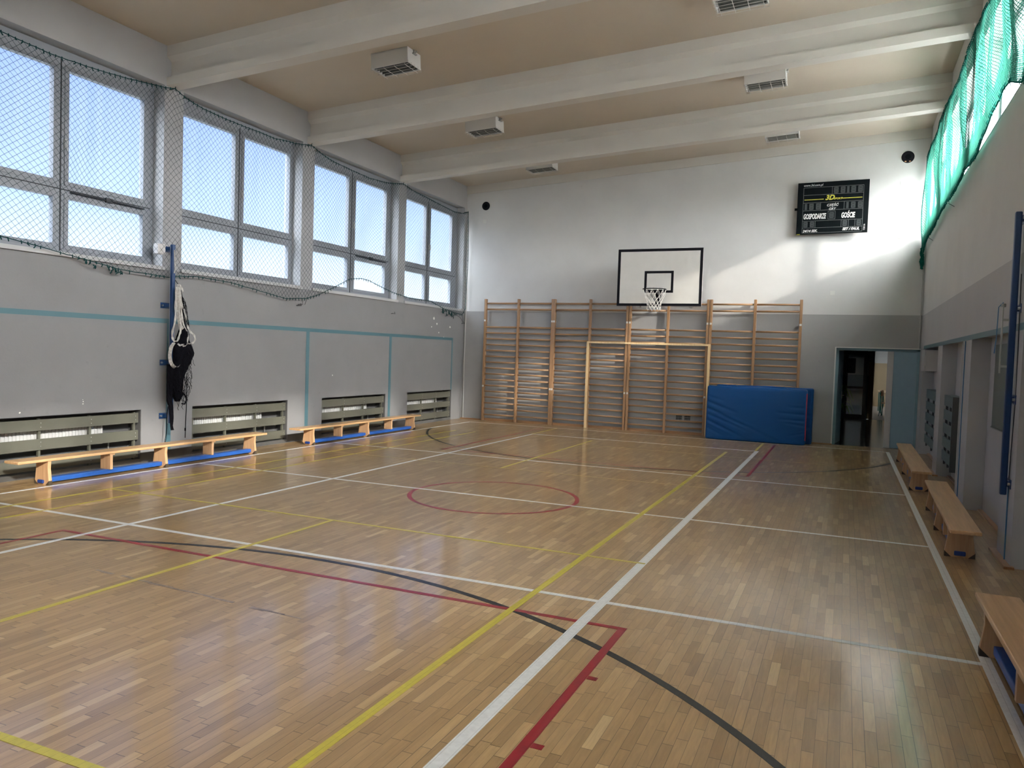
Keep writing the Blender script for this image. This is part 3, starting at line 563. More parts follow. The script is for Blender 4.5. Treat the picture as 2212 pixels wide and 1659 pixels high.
# covers and things in the right-hand bays
def right_cover(y0, y1, label):
    t = thing('radiator_cover', label, 'radiator cover', (R+.06, y0, 0), 0, 'blue-grey slatted covers in the right wall bays')
    for k in range(5):
        z = 1.24-.145-k*.205
        MB().box(0, .022, 0, y1-y0, z, z+.145).build('slat', M['slatR'], t, bevel=.003)
    for y in (.02, (y1-y0)/2, y1-y0-.02): MB().box(.022,.05,y-.018,y+.018,.2,1.22).build('upright', M['slatside'], t)
    MB().box(.0,.138,-.022,0,.19,1.25).build('side_panel', M['slatside'], t); MB().box(.0,.138,0,y1-y0,1.24,1.255).build('top_panel', M['slatR'], t)
    r = thing('radiator', label.replace('slatted cover','radiator behind the slatted cover').replace('blue-grey','white'), 'radiator', (R+.12, y0+.08, .28), 0, 'white radiators in the right wall bays')
    MB().box(0,.07,.12,y1-y0-.15,0,.9).build('radiator_body', M['rad'], r)
right_cover(12.42, 13.40, 'blue-grey slatted cover between the first two pillars of the right wall')
right_cover(14.35, 16.25, 'blue-grey slatted cover in the last bay before the corner door')
t = thing('electrical_cabinet', 'small white wall cabinet high in the corner bay by the door', 'cabinet', (R+.0, 16.0, 1.59))
MB().box(0,.195,0,.58,0,.39).build('cabinet_body', M['elec'], t, bevel=.005); MB().box(-.028,0,.0,.58,0,.39).build('cabinet_door', M['elec'], t); MB().tube([(-.014,-.008,.05),(-.014,-.008,.1)], .008, 6).tube([(-.014,-.008,.29),(-.014,-.008,.34)], .008, 6).build('hinge', M['steel'], t)
t = thing('wall_board', 'dark grey-green board hung in the bay behind the right pole', 'board', (R+.199, 8.75, 1.03))
MB().box(-.02,0,0,1.27,0,.91).build('board_panel', M['board'], t, bevel=.003); MB().box(-.03,0,0,1.27,-.012,.0).build('board_ledge', M['board'], t)

# cables on the pillars
def cable(pts, r, m, name, label): o = MB().tube(pts, r, 6).build(name, M[m]); tag(o, label, 'cable'); return o
cable([(R-.006, 10.92, .02), (R-.006, 10.93, 1.0), (R-.006, 10.92, 2.0)], .006, 'cableb', 'wall_cable', 'thin blue cable running down the middle right pillar')
cable([(R-.008, 11.12, .02), (R-.008, 11.14, 1.0), (R-.008, 11.11, 2.0)], .006, 'cableg', 'wall_cable', 'pale cable beside the blue one on the middle right pillar')
cable([(R-.006, 7.80, .02), (R-.006, 7.80, .7)], .006, 'cableb', 'wall_cable', 'blue cable below the right pole')
cable([(L+.06, W-.015, .02), (L+.05, W-.015, 1.3), (L+.06, W-.015, 2.9), (L+.05, W-.015, 5.1)], .011, 'cableg', 'wall_conduit', 'thin grey conduit up the far left corner')
cable([(R-.035, W-.015, 2.02), (R-.035, W-.015, 4.6)], .009, 'cableg', 'wall_conduit', 'thin grey conduit up the far right corner above the door')

# ================================================================== BENCHES
def make_bench(length, legs):
    t = thing('gym_bench', '', 'bench', (0,0,0), 0, 'low wooden gym benches along the walls')
    h = .305; w = .118
    sm = MB().box(-w, w, -length/2, length/2, h-.032, h).build('seat', M['pine'], t, bevel=.008)
    pr = [(-.118,.0),(.118,.0),(.118,.04),(.098,.19),(.104,h-.033),(-.104,h-.033),(-.098,.19),(-.118,.04)]
    for y in legs:
        MB().prism_y(pr, y-.02, y+.02).build('leg', M['pinez'], t, bevel=.003)
        f = MB()
        for s in (-1,1):
            f.prism_y([(s*.1195,0),(s*.065,0),(s*.1195,.05)] if s < 0 else [(s*.065,0),(s*.1195,0),(s*.1195,.05)], y-.022, y+.022)
        f.build('rubber_foot', M['foot'], t)
        c = .02 if y < 0 else -.02
        MB().box(-.045,.045, y+c, y+c+(.022 if c > 0 else -.022), h-.055, h-.033).build('leg_batten', M['pinez'], t)
    for y0, y1 in zip(legs[:-1], legs[1:]):
        y = (y0+y1)/2
        MB().box(-.085,.085,y-.02,y+.02,.075,h-.05).build('support_block', M['pinez'], t, bevel=.003); MB().box(-.10,.10,y-.035,y+.035,h-.05,h-.033).build('block_plate', M['pinez'], t)
    MB().box(-.05,.05,legs[0]+.02,legs[-1]-.02,.022,.075).build('balance_beam', M['blue'], t, bevel=.006)
    for y, s in ((legs[0],-1),(legs[-1],1)): MB().box(-.045,.045,y+s*.02,y+s*.045,.018,.058).build('beam_cap', M['cap'], t, bevel=.008)
    return t
B0 = make_bench(3.95, (-1.60, .04, 1.72)); B0.location = (-8.355, 7.52, 0); B0['label'] = 'long wooden bench at the lower left in front of the nearest radiators'
def bench(loc, rz, label, src=B0): k = copy_tree(src); k.location = loc; k.rotation_euler = (0,0,rz); k['label'] = label; return k
bench((-8.345, 12.25, 0), 0, 'second bench by the left wall, nearer the far corner')
BS = make_bench(3.10, (-1.17, 0, 1.17)); BS.location = (1.02, 8.95, 0); BS.rotation_euler = (0,0,-.022); BS['label'] = 'middle bench of the three along the right wall'
bench((.985, 13.25, 0), -.008, 'farthest bench of the right wall, by the corner door')
bench((.905, 3.45, 0), 0, 'nearest bench, cut off by the right edge of the picture')
o = MB().tube([(-8.62,8.17,.008),(-8.58,8.25,.008),(-8.52,8.20,.03),(-8.50,8.30,.05),(-8.53,8.38,.02),(-8.46,8.42,.008),(-8.44,8.55,.008)], .008, 8).tube([(-8.62,8.2,.008),(-8.55,8.32,.008),(-8.49,8.36,.008)], .007, 6).build('cord', M['string'], smooth=True); tag(o, 'short black cord lying on the floor behind the long left bench', 'cord')

# ================================================================== WALL BARS
def make_bars(width):
    t = thing('wall_bars', '', 'wall bars', (0,0,0), 0, 'wooden wall bars on the far wall')
    xs = (0, width/2, width)
    for x in xs:
        p = MB().box(x-.027, x+.027, -.055, .03, 0, 2.975).build('post', M['oak'], t, bevel=.008)
    for a, c in zip(xs[:-1], xs[1:]):
        for z in [.149+.143*i for i in range(16)] + [2.725, 2.87]:
            MB().tube([(a+.02,-.012,z),(c-.02,-.012,z)], .021, 8).build('rung', M['oakx'], t, smooth=True)
    for z in (2.45, .85):
        for x in (0, width): MB().box(x-.035, x+.0, .03, .115, z-.02, z+.02).box(x-.018, x+.022, -.058,-.054, z-.022, z+.022).build('bracket', M['plate'], t)
    MB().box(-.03, width+.03, .03, .05, .0, .06).build('foot_rail', M['skirt'], t)
    return t
U = [(-8.15,-6.415,'wall bars nearest the left corner'),(-6.35,-4.59,'wall bars carrying the left side of the pale goal outline'),(-4.525,-2.80,'wall bars directly beneath the basketball board'),(-2.735,-.905,'wall bars at the right end, half behind the blue mats')]
w0 = make_bars(1.75); w0.location = (U[0][0], 17.105, 0); w0['label'] = U[0][2]
for a, b_, l in U[1:]: k = copy_tree(w0); k.location = (a, 17.105, 0); k.scale = ((b_-a)/1.75, 1, 1); k['label'] = l

g = thing('goal_outline', 'pale wooden lath goal outline fixed on the wall bars', 'goal', (-5.49, 17.03, 0))
MB().box(-.025,.028,-.012,.016,0,2.005).build('upright', M['goal'], g); MB().box(2.725,2.775,-.012,.016,0,2.005).build('upright', M['goal'], g); MB().box(.028,2.725,-.012,.016,1.962,2.004).build('crossbar', M['goal'], g)

def pegs(x, label):
    t = thing('wall_socket_rack', label, 'hooks', (x, W-.001, .30), 0, 'two small black racks low behind the wall bars')
    MB().box(0,.13,-.012,0,.09,.10).box(0,.13,-.012,0,.04,.048).build('rack_rail', M['black'], t)
    for k in range(4): MB().tube([(.012+k*.035,-.02,0),(.012+k*.035,-.02,.12),(.012+k*.035,-.02,.13)], .005, 6).build('prong', M['black'], t)
pegs(-3.43, 'left one of two small black racks low behind the wall bars'); pegs(-3.24, 'right one of two small black racks low behind the wall bars')

# ================================================================== BLUE MATS
def crash_mat(name, label, x0, x1, yb, thick, h, lean, folds, zip_side):
    t = thing(name, label, 'mat', (x0, yb, 0), 0, 'blue crash mats leaning on the wall bars')
    w = x1-x0; nx, nz, ny = 96, 56, 6
    def wr(u, v):
        d = 0
        for (ua, va, ub, vb, amp, sg) in folds:
            ax, az, bx, bz = ua*w, va*h, ub*w, vb*h; px, pz = u*w, v*h
            l2 = (bx-ax)**2+(bz-az)**2; s = max(0, min(1, ((px-ax)*(bx-ax)+(pz-az)*(bz-az))/l2))
            qx, qz = ax+s*(bx-ax), az+s*(bz-az); dd = sqrt((px-qx)**2+(pz-qz)**2)
            k = (pz-qz)/sg
            d += amp*(1-s*.75)*(math.exp(-(dd/sg)**2)*(1+.9*k if abs(k) < 1.5 else 1))
        return d
    def pos(u, v, q):     # q 0 front .. 1 back
        e = .035; x = u*w; z = v*h; y = q*thick
        def rd(a, lim):
            return a
        f = 4*u*(1-u)*4*v*(1-v)
        bul = .022*min(1, f*1.5)*(1 if q < .5 else -.6)
        yy = y - bul*(1-2*min(q,1-q)) + (wr(u,v) if q == 0 else 0)
        sag = -.006*sin(u*9)*v
        return (x, yy + z*lean, max(z+sag*v, 0.004))
    b = MB(); vs = []; fs = []
    def grid(fn, a, c):
        o = len(vs)
        for i in range(a+1):
            for j in range(c+1): vs.append(fn(i/a, j/c))
        for i in range(a):
            for j in range(c): p = o+i*(c+1)+j; fs.append((p, p+c+1, p+c+2, p+1))
    grid(lambda i,j: pos(i,j,0), nx, nz); grid(lambda i,j: pos(1-i,j,1), 12, 8)
    grid(lambda i,j: pos(i,1,j), nx, ny); grid(lambda i,j: pos(i,0,1-j), 12, 2); grid(lambda i,j: pos(0,j,1-i), ny, nz); grid(lambda i,j: pos(1,j,i), ny, nz)
    b._a(vs, fs); o = b.build('mat_body', M['mat'], t, smooth=False)
    # weld and round
    import bmesh
    bm = bmesh.new(); bm.from_mesh(o.data); bmesh.ops.remove_doubles(bm, verts=bm.verts, dist=.002)
    bm.normal_update()
    for vv in bm.verts:   # round the box edges
        x, y, z = vv.co; y -= z*lean; r = .045
        cx = min(max(x, r), w-r); cy = min(max(y, r), thick-r); cz = min(max(z, r), h-r)
        d = Vector((x-cx, y-cy, z-cz)); nzc = sum(1 for q in d if abs(q) > 1e-6)
        if nzc >= 2:
            m_ = max(abs(d.x), abs(d.y), abs(d.z)); l = d.length
            if l > r: d = d*(r/l)
            vv.co = Vector((cx+d.x, cy+d.y+(cz+d.z)*lean, cz+d.z))
    bmesh.ops.recalc_face_normals(bm, faces=bm.faces)
    for f_ in bm.faces: f_.smooth = True
    bm.to_mesh(o.data); bm.free()
    if zip_side:
        MB().box(w-.015, w+.004, .012, .022, 0, 1).build('zip', M['red2'], t)
        z = t.children[-1]; me = z.data
        for vv in me.vertices: vv.co.z = .10+vv.co.z*(h*.84); vv.co.y += vv.co.z*lean
        for vv in me.vertices: vv.co.x += 0.0
    for u in (.25, .75):
        MB().ribbon([(w*u-.12,thick*.5+h*lean,h-.005),(w*u-.08,thick*.5+h*lean,h+.022),(w*u,thick*.5+h*lean,h+.032),(w*u+.08,thick*.5+h*lean,h+.022),(w*u+.12,thick*.5+h*lean,h-.005)], (0,1,0), .03, .004).build('carry_strap', M['mat2'], t)
    return t
F1 = [(0,.70,.30,.52,.014,.030),(0,.58,.75,.02,.020,.032),(0,.47,.45,.18,.012,.028),(0,.36,.42,.03,.016,.030),(0,.22,.2,.06,.008,.025),(0,.80,.18,.72,.007,.025),
      (1,.66,.82,.67,.010,.022),(1,.54,.72,.56,.013,.024),(1,.43,.74,.44,.013,.022),(1,.34,.80,.38,.010,.020),(1,.22,.84,.15,.010,.022),(1,.28,.9,.22,.008,.018),(.05,.52,.5,.27,-.010,.030),(.02,.30,.3,.10,-.008,.028)]
F2 = [(1,.5,.7,.55,.010,.03),(1,.3,.8,.25,.008,.03)]
crash_mat('crash_mat', 'blue crash mat standing in front, with a red zip at its right end', -2.665, -.685, 16.50, .19, 1.13, .05, F1, True)
crash_mat('crash_mat', 'second blue crash mat leaning behind the first, its end and top showing', -2.52, -.575, 16.735, .19, 1.155, .05, F2, False)

# ================================================================== BASKETBALL BOARD
def backboard():
    bx0, bx1, z0, z1, y = -4.505, -2.742, 2.742, 3.925, 15.85
    cx = (bx0+bx1)/2
    t = thing('basketball_backboard', 'white basketball board with black border above the wall bars', 'basketball hoop', (cx, y, z0)); w = (bx1-bx0)/2; h = z1-z0
    MB().box(-w, w, 0, .03, 0, h).build('board', M['bwhite'], t)
    b = MB(); e = .055; q = -.003
    b.box(-w,w,q,0,0,e).box(-w,w,q,0,h-e,h).box(-w,-w+e,q,0,e,h-e).box(w-e,w,q,0,e,h-e)
    b.build('border', M['bblack'], t)
    b = MB(); ix0, ix1, iz0, iz1 = -.305, .30, .275, .725
    b.box(ix0,ix1,q,0,iz0,iz0+.05).box(ix0,ix1,q,0,iz1-.05,iz1).box(ix0,ix0+.05,q,0,iz0+.05,iz1-.05).box(ix1-.05,ix1,q,0,iz0+.05,iz1-.05)
    b.build('target_rectangle', M['bblack'], t)
    rc = Vector((0, -.36, .315)); rr = .232
    MB().tube([rc+Vector((rr*cos(a*2*pi/40), rr*sin(a*2*pi/40), 0)) for a in range(40)], .010, 8, closed=True).build('rim', M['bblack'], t, smooth=True)
    MB().box(-.055,.055,-.012,0,.04,.34).box(-.09,.09,-.012,0,.27,.34).hexa([(-.04,-.13,.29),(.04,-.13,.29),(.04,-.01,.10),(-.04,-.01,.10),(-.04,-.13,.315),(.04,-.13,.315),(.04,-.01,.32),(-.04,-.01,.32)]).build('rim_bracket', M['bblack'], t)
    # net: twelve strands crossing in diamonds
    b = MB(); n = 12; lv = [(0,.232),(.12,.205),(.20,.165),(.27,.145),(.33,.135),(.38,.138),(.42,.13)]
    def P(k, i): a = 2*pi*(k/n) ; d, r = lv[i]; return rc + Vector((r*cos(a), r*sin(a), -.01-d))
    for k in range(n):
        for s in (-1, 1):
            pts = [P(k + s*.5*i*(1 if i < 2 else 1), i) for i in range(len(lv))]
            b.tube(pts, .0042, 5)
    for k in range(n): b.tube([P(k,0)+Vector((0,0,.03)), P(k,0)+Vector((0,0,-.02))], .006, 5)
    b.build('hoop_net', M['cord'], t, smooth=True)
    b = MB()
    for s in (-.55,.55):
        b.box(s-.02,s+.02,.03,1.36,.42,.46).box(s-.02,s+.02,.03,1.36,.95,.99).tube([(s,.06,.95),(s,1.33,.46)], .015, 6)
    b.box(-.65,.65,.03,.06,.40,.48).box(-.65,.65,.03,.06,.93,1.01).build('support_frame', M['dgrey'], t)
    b = MB()
    for s in (-.42,.66): b.box(s-.035,s+.035,.03,.12,-.025,.06).tube([(s-.03,.07,-.02),(s+.03,.07,-.03)], .012, 6)
    b.build('lower_bracket', M['steel'], t)
backboard()

# ================================================================== SCOREBOARD
def text_mesh(body, size, m, parent, x, z, y, shear=.25, sx=1.0, align='LEFT', rot=0, ext=.0008, bold=.0, sp=1.0):
    cu = bpy.data.curves.new('t', 'FONT'); cu.body = body; cu.size = size; cu.shear = shear; cu.align_x = align; cu.extrude = ext; cu.offset = bold; cu.space_character = sp; cu.resolution_u = 3
    to = bpy.data.objects.new('t', cu); C.objects.link(to); bpy.context.view_layer.update()
    dg = bpy.context.evaluated_depsgraph_get(); me = bpy.data.meshes.new_from_object(to.evaluated_get(dg)); bpy.data.objects.remove(to)
    me.materials.clear(); me.materials.append(m); me.name = 'lettering'
    o = bpy.data.objects.new('lettering', me); C.objects.link(o); o.parent = parent; o.location = (x, y, z)
    o.rotation_euler = (pi/2, rot, 0); o.scale = (sx, 1, 1)
    return o
def scoreboard():
    # local plane: x to the right, z up, faces -y; size 1.34 x 1.06
    w, h = 1.345, 1.055
    t = thing('scoreboard', 'black electronic scoreboard high on the far wall', 'scoreboard', (-1.075, 17.12, 4.318), -.045)
    MB().box(0, w, -.05, 0, 0, h).build('case', M['black'], t, bevel=.004)
    MB().box(-.05, .0, -.035, -.005, .50, .545).build('side_knob', M['black'], t); MB().box(.01,.075,-.052,-.048,-.008,.006).build('corner_label', M['ytxt'], t)
    MB().box(.2, .3, .0, .12, .3, .8).box(1.0, 1.1, .0, .14, .3, .8).build('wall_mount', M['dgrey'], t)
    Y = -.0515
    # image-like coordinates: panel from px in the zoom; u along width, v from the top
    def X(u): return u*w
    def Z(v): return h*(1-v)
    ln_ = MB(); th = .006
    def hl(u0, u1, v): ln_.box(X(u0), X(u1), Y, -.0495, Z(v)-th/2, Z(v)+th/2)
    def vl(u, v0, v1): ln_.box(X(u)-th/2, X(u)+th/2, Y, -.0495, Z(v1), Z(v0))
    u0, u1 = .085, .925
    for v in (.10, .245, .395, .545, .745, .88, .975): hl(u0, u1, v)
    vl(u0, .10, .975); vl(u1, .10, .975); vl(.49, .10, .245); vl(.335, .395, .545); vl(.665, .395, .545); vl(.27, .745, .88); vl(.635, .745, .88); vl(.735, .745, .88); vl(.825, .745, .88)
    hl(.445, .545, .57); hl(.445, .545, .72); vl(.445, .57, .72); vl(.545, .57, .72)
    ln_.build('panel_lines', M['line'], t)
    def seg8(u, v, uw=.052, vh=.105, colon=False):
        cx, cz, ww, hh = X(u), Z(v), uw*w, vh*h
        MB().box(cx-ww*.62, cx+ww*.62, -.0508, -.0498, cz-hh*.58, cz+hh*.58).build('digit_window', M['digit'], t)
        s = MB(); k = .011; a, c = ww/2, hh/2
        if colon:
            s.box(cx-k/2, cx+k/2, -.0515, -.0505, cz-c, cz+c)
        else:
            for zz in (-c, 0, c): s.box(cx-a+k, cx+a-k, -.0515, -.0505, cz+zz-k/2, cz+zz+k/2)
            for xx in (-a, a): s.box(cx+xx-k/2, cx+xx+k/2, -.0515, -.0505, cz-c+k, cz-k*.5); s.box(cx+xx-k/2, cx+xx+k/2, -.0515, -.0505, cz+k*.5, cz+c-k)
        s.build('digit', M['seg'], t)
    for u in (.545,.64,.785,.88): seg8(u, .172)
    seg8(.712, .172, .03, colon=True)
    for u in (.205,.30): seg8(u, .470, .05)
    seg8(.125, .470, .03, colon=True)
    for u in (.79,.885): seg8(u, .470, .05)
    seg8(.71, .470, .03, colon=True)
    seg8(.495, .645, .055, .10)
    for u in (.13,.225): seg8(u, .812, .05, .095)
    seg8(.685, .812, .05, .095); seg8(.877, .812, .05, .095)
    MB().box(X(.10), X(.375), Y, -.0495, Z(.340), Z(.328)).build('yellow_rule', M['ytxt'], t); MB().box(X(.63), X(.91), Y, -.0495, Z(.340), Z(.328)).build('yellow_rule', M['ytxt'], t)
    tx = lambda s, size, m, u, v, **k: text_mesh(s, size, M[m], t, X(u), Z(v), -.052, **k)
    tx('www.3d.com.pl', .064, 'wtxt', .08, .075, sx=.92)
    tx('3D', .135, 'ytxt', .395, .350, shear=.3, bold=.004)
    tx('SPORT', .050, 'ytxt', .515, .350, shear=.3, sx=1.05, bold=.001)
    tx('CZĘŚĆ', .066, 'wtxt', .42, .475, sx=1.0, bold=.0012)
    tx('GRY', .066, 'wtxt', .45, .548, sx=1.0, bold=.0012)
    tx('GOSPODARZE', .145, 'wtxt', .095, .705, sx=.455, bold=.0055, shear=.15)
    tx('GOŚCIE', .145, 'wtxt', .63, .705, sx=.475, bold=.0055, shear=.15)
    tx('24/14 SEK.', .068, 'wtxt', .095, .960, sx=.95, bold=.0015)
    tx('SET / FAUL', .072, 'wtxt', .655, .945, sx=.92, bold=.0028)
    tx('730/16', .045, 'wtxt', .965, .96, shear=0, rot=-pi/2, sx=1)
scoreboard()

# speakers, plates
def speaker(x, z, r, label, clips):
    t = thing('wall_speaker', label, 'speaker', (x, W, z), 0, 'round black speakers sunk in the far wall')
    MB().tube([(0,-.012,0),(0,.02,0)], r*1.08, 32).build('rim', M['plate'], t)
    MB().tube([(0,-.016,0),(0,-.010,0)], r, 32).build('cone', M['bblack'], t)
    MB().tube([(0,-.022,0),(0,-.014,0)], r*.45, 24).build('dust_cap', M['black'], t)
    if clips: MB().box(-r*.45,-r*.2,-.02,-.015,-r*.8,-r*.65).box(r*.2,r*.45,-.02,-.015,-r*.8,-r*.65).build('clip', M['pine'], t)
speaker(-8.29, 5.262, .105, 'round black wall speaker in the upper left of the far wall', False)
speaker(.935, 5.805, .118, 'round black wall speaker above the scoreboard at the right corner', True)
for x, z, lab_ in ((-8.32,4.885,'small square cover plate below the left speaker'),(.865,5.29,'small square cover plate below the right speaker'),(.875,4.25,'small square cover plate right of the scoreboard'),(-.327,3.124,'small square cover plate below the scoreboard')):
    tag(MB().box(x-.045,x+.045,W-.008,W,z-.045,z+.045).build('cover_plate', M['plate'], bevel=.003), lab_, 'cover plate', 'square cover plates on the far wall')

# ================================================================== CEILING LAMPS
def make_lamp():
    t = thing('ceiling_lamp', '', 'ceiling lamp', (0,0,0), 0, 'caged box lamps between the ceiling beams')
    w, d, h = .61, .36, .215
    b = MB().box(0,w,0,.012,-h,0).box(0,w,d-.012,d,-h,0).box(0,.012,.012,d-.012,-h,0).box(w-.012,w,.012,d-.012,-h,0).box(0,w,0,d,-.02,0)
    b.build('housing', M['lampw'], t)
    MB().box(.012,w-.012,.012,d-.012,-.13,-.02).build('reflector', M['lampd'], t)
    b = MB()
    for k in range(3): b.tube([(.04,.09+k*.09,-.165),(w-.04,.09+k*.09,-.165)], .016, 10)
    b.build('tubes', M['tubew'], t, smooth=True)
    b = MB()
    for k in range(5): b.box(.03,w-.03,.045+k*.067,.05+k*.067,-h+.005,-.135)
    b.build('louvre', M['lampd'], t)
    b = MB(); z = -h-.03; r = .0032
    for k in range(4): x = .05+k*(w-.1)/3; b.tube([(x,-.006,-h+.02),(x,-.006,z),(x,d+.006,z),(x,d+.006,-h+.02)], r, 5)
    for k in range(5): y = .0+k*d/4; b.tube([(-.006,y,-h+.02),(-.006,y,z),(w+.006,y,z),(w+.006,y,-h+.02)], r, 5)
    b.build('wire_guard', M['wire'], t)
    b = MB().box(w,w+.03,d*.35,d*.6,-.06,-.045).tube([(w+.015,d*.42,-.05),(w+.015,d*.42,.0)], .012, 6).tube([(w+.005,d*.55,-.03),(w+.04,d*.55,-.0)], .008, 6)
    b.build('hanger', M['steel'], t)
    return t
l0 = make_lamp(); first = True
for x, y, lab_ in ((-6.465, 9.455, 'nearest box lamp of the left row on the ceiling'),(-6.585,12.68,'middle box lamp of the left row on the ceiling'),(-6.62,15.67,'farthest box lamp of the left row, by the far wall'),
                   (-1.675,9.53,'nearest box lamp of the right row, cut by the top edge'),(-1.665,12.54,'middle box lamp of the right row on the ceiling'),(-1.64,15.60,'farthest box lamp of the right row, above the far wall')):
    k = l0 if first else copy_tree(l0); first = False
    k.location = (x, y, ceil_z(x)+.0); k.rotation_euler = (0, -math.atan(CT), 0); k['label'] = lab_

# ================================================================== NETS OVER THE WINDOWS
def interp(pts, y):
    if y <= pts[0][0]: return pts[0][1]
    for a, b_ in zip(pts[:-1], pts[1:]):
        if y <= b_[0]:
            s = (y-a[0])/(b_[0]-a[0]); return a[1]+(b_[1]-a[1])*s
    return pts[-1][1]
def net_mesh(ya, yb, cols, rows, P, r, name, m, parent):
    vs = []; fs = []; idx = {}
    nodes = {}
    for i in range(cols+1):
        for j in range(rows+1):
            if (i+j) % 2 == 0: nodes[(i,j)] = P(i/cols, j/rows)
    def strand(p, q):
        d = (q-p); 
        if d.length < 1e-6: return
        d.normalize(); u = Vector((1,0,0)) - d*d.x; u.normalize(); w_ = d.cross(u)
        o = len(vs)
        for c in (p, q):
            for k in range(3): a = 2*pi*k/3; vs.append(tuple(c + u*cos(a)*r + w_*sin(a)*r))
        for k in range(3): fs.append((o+k, o+(k+1)%3, o+3+(k+1)%3, o+3+k))
    for (i,j), p in nodes.items():
        for dj in (-1,1):
            q = nodes.get((i+1, j+dj))
            if q is not None: strand(p, q)
    me = bpy.data.meshes.new(name); me.from_pydata(vs, [], fs); me.materials.append(m)
    o = bpy.data.objects.new(name, me); C.objects.link(o); o.parent = parent
    return o
TOPL = [(-1,5.2),(1.9,5.2),(2.1,5.20),(3.4,5.05),(4.8,5.13),(5.0,5.19),(5.2,5.14),(5.62,5.036),(5.83,5.017),(6.28,5.0),(6.76,5.021),(7.236,5.062),(7.815,5.139),(8.043,5.181),(8.207,5.125),(8.53,5.068),(8.92,5.049),(9.284,5.042),(9.743,5.048),(10.08,5.043),(10.75,5.12),(11.012,5.179),(11.3,5.10),(11.62,5.046),(12.226,5.018),(12.813,5.0),(13.44,5.044),(14.06,5.157),(14.4,5.10),(14.98,5.068),(15.84,5.015),(16.396,4.99),(16.8,5.03),(17.1,5.111)]
BOTL = [(-1,2.8),(5,2.85),(5.635,2.787),(6.0,2.753),(6.41,2.694),(6.85,2.641),(7.19,2.59),(7.7,2.574),(7.97,2.564),(8.12,2.599),(8.5,2.633),(9.16,2.615),(9.77,2.541),(10.44,2.468),(10.93,2.505),(11.3,2.60),(11.71,2.761),(12.0,2.88),(12.235,2.975),(12.55,3.01),(12.9,2.996),(13.76,2.85),(14.5,2.784),(15.32,2.794),(15.98,2.66),(16.5,2.60),(16.94,2.576),(17.1,2.75)]
def left_net():
    t = thing('window_net', 'dark green protective net hung across the left windows', 'net', (0,0,0))
    ya, yb = 3.4, 17.1
    X0 = L+.10
    def P(s, q):
        y = ya+(yb-ya)*s; zt, zb = interp(TOPL, y), interp(BOTL, y)
        z = zt+(zb-zt)*q
        e = sin(pi*q)
        y += e*(.035*sin(y*2.1+q*5)+.02*sin(y*5.3+q*9+1))
        z += e*(.030*sin(y*1.7+2+q*3)+.015*sin(y*4.1+q*7))
        # gathered knot where the net catches on an opener
        for ky, kz in ((6.72,3.45),(12.72,3.42),(7.95,2.60)):
            dy, dz = y-ky, z-kz; d2 = dy*dy/.16+dz*dz/.10
            f = .22*math.exp(-d2); y -= dy*f; z -= dz*f
        x = X0 + .03*sin(y*2.3)*e + .02*sin(y*6+q*4)*e
        y = min(y, 17.16)
        return Vector((x, y, z))
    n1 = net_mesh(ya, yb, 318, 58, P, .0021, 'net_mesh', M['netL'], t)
    def rope(PTS, q, ties, seed):
        rnd = random.Random(seed); b = MB(); pts = []; y = ya
        while y <= yb: pts.append(P((y-ya)/(yb-ya), q)); y += .08
        b.tube([(p.x+.002*rnd.uniform(-1,1), p.y, p.z+.004*rnd.uniform(-1,1)) for p in pts], .0055, 5)
        for p in pts:
            if rnd.random() < ties:
                b.ribbon([(p.x+.006,p.y,p.z+.012),(p.x+.010,p.y+rnd.uniform(-.012,.012),p.z-.01),(p.x+.008,p.y+rnd.uniform(-.02,.02),p.z-rnd.uniform(.02,.04))], (0,1,0), .012, .004)
        return b
    b = rope(TOPL, 0, .95, 1)
    b.build('top_rope', M['ropeL'], t); rope(BOTL, 1, .8, 2).build('bottom_rope', M['ropeL'], t)
    b = MB(); b.tube([P(1,q/20) for q in range(21)], .006, 5)
    for q in range(0, 21, 2): p = P(1, q/20); b.tube([p, p+Vector((0,-.02,-.02))], .007, 5)
    b.build('side_rope', M['ropeL'], t)
    b = MB(); rnd = random.Random(9)
    for k in range(26):
        y = rnd.uniform(15.9, 16.7); z = interp(BOTL, y)-rnd.uniform(0,.10); b.ribbon([(X0,y,z),(X0+.01,y+rnd.uniform(-.03,.03),z-.025),(X0+.0,y+rnd.uniform(-.05,.05),z-.05)], (0,1,.3), .02, .004)
    for k in range(14):
        y = rnd.uniform(6.7, 7.3); z = interp(BOTL, y)-rnd.uniform(0,.04); b.ribbon([(X0,y,z),(X0+.01,y+rnd.uniform(-.02,.02),z-.025),(X0,y+rnd.uniform(-.03,.03),z-.045)], (0,1,.3), .015, .004)
    b.build('gathered_end', M['ropeL'], t)
    b = MB(); b.tube([(X0,16.35,2.62),(X0-.03,16.9,2.50),(L+.02,17.15,2.38)], .004, 5).tube([(X0,16.9,2.6),(L+.02,17.15,2.40)], .004, 5).tube([(X0,8.0,2.57),(X0,8.06,2.45),(L+.12,8.03,2.38)], .004, 5).tube([(X0,10.85,2.49),(X0,10.88,2.40),(L+.01,10.86,2.40)], .004, 5).tube([(X0,10.98,2.51),(X0,10.93,2.40)], .004, 5)
    b.build('tie_cord', M['string'], t)
    for y, lb in ((8.043,'wall hook holding the net above the left pole'),(11.02,'wall hook holding the net on the second window pillar'),(14.06,'wall hook holding the net on the third window pillar'),(17.08,'wall hook holding the net in the far left corner')):
        z = interp(TOPL, y); tag(MB().tube([(L-.0,y,z+.0),(L+.10,y,z+.005),(L+.11,y,z+.03)], .006, 6).build('net_hook', M['string']), lb, 'hook', 'hooks carrying the left net')
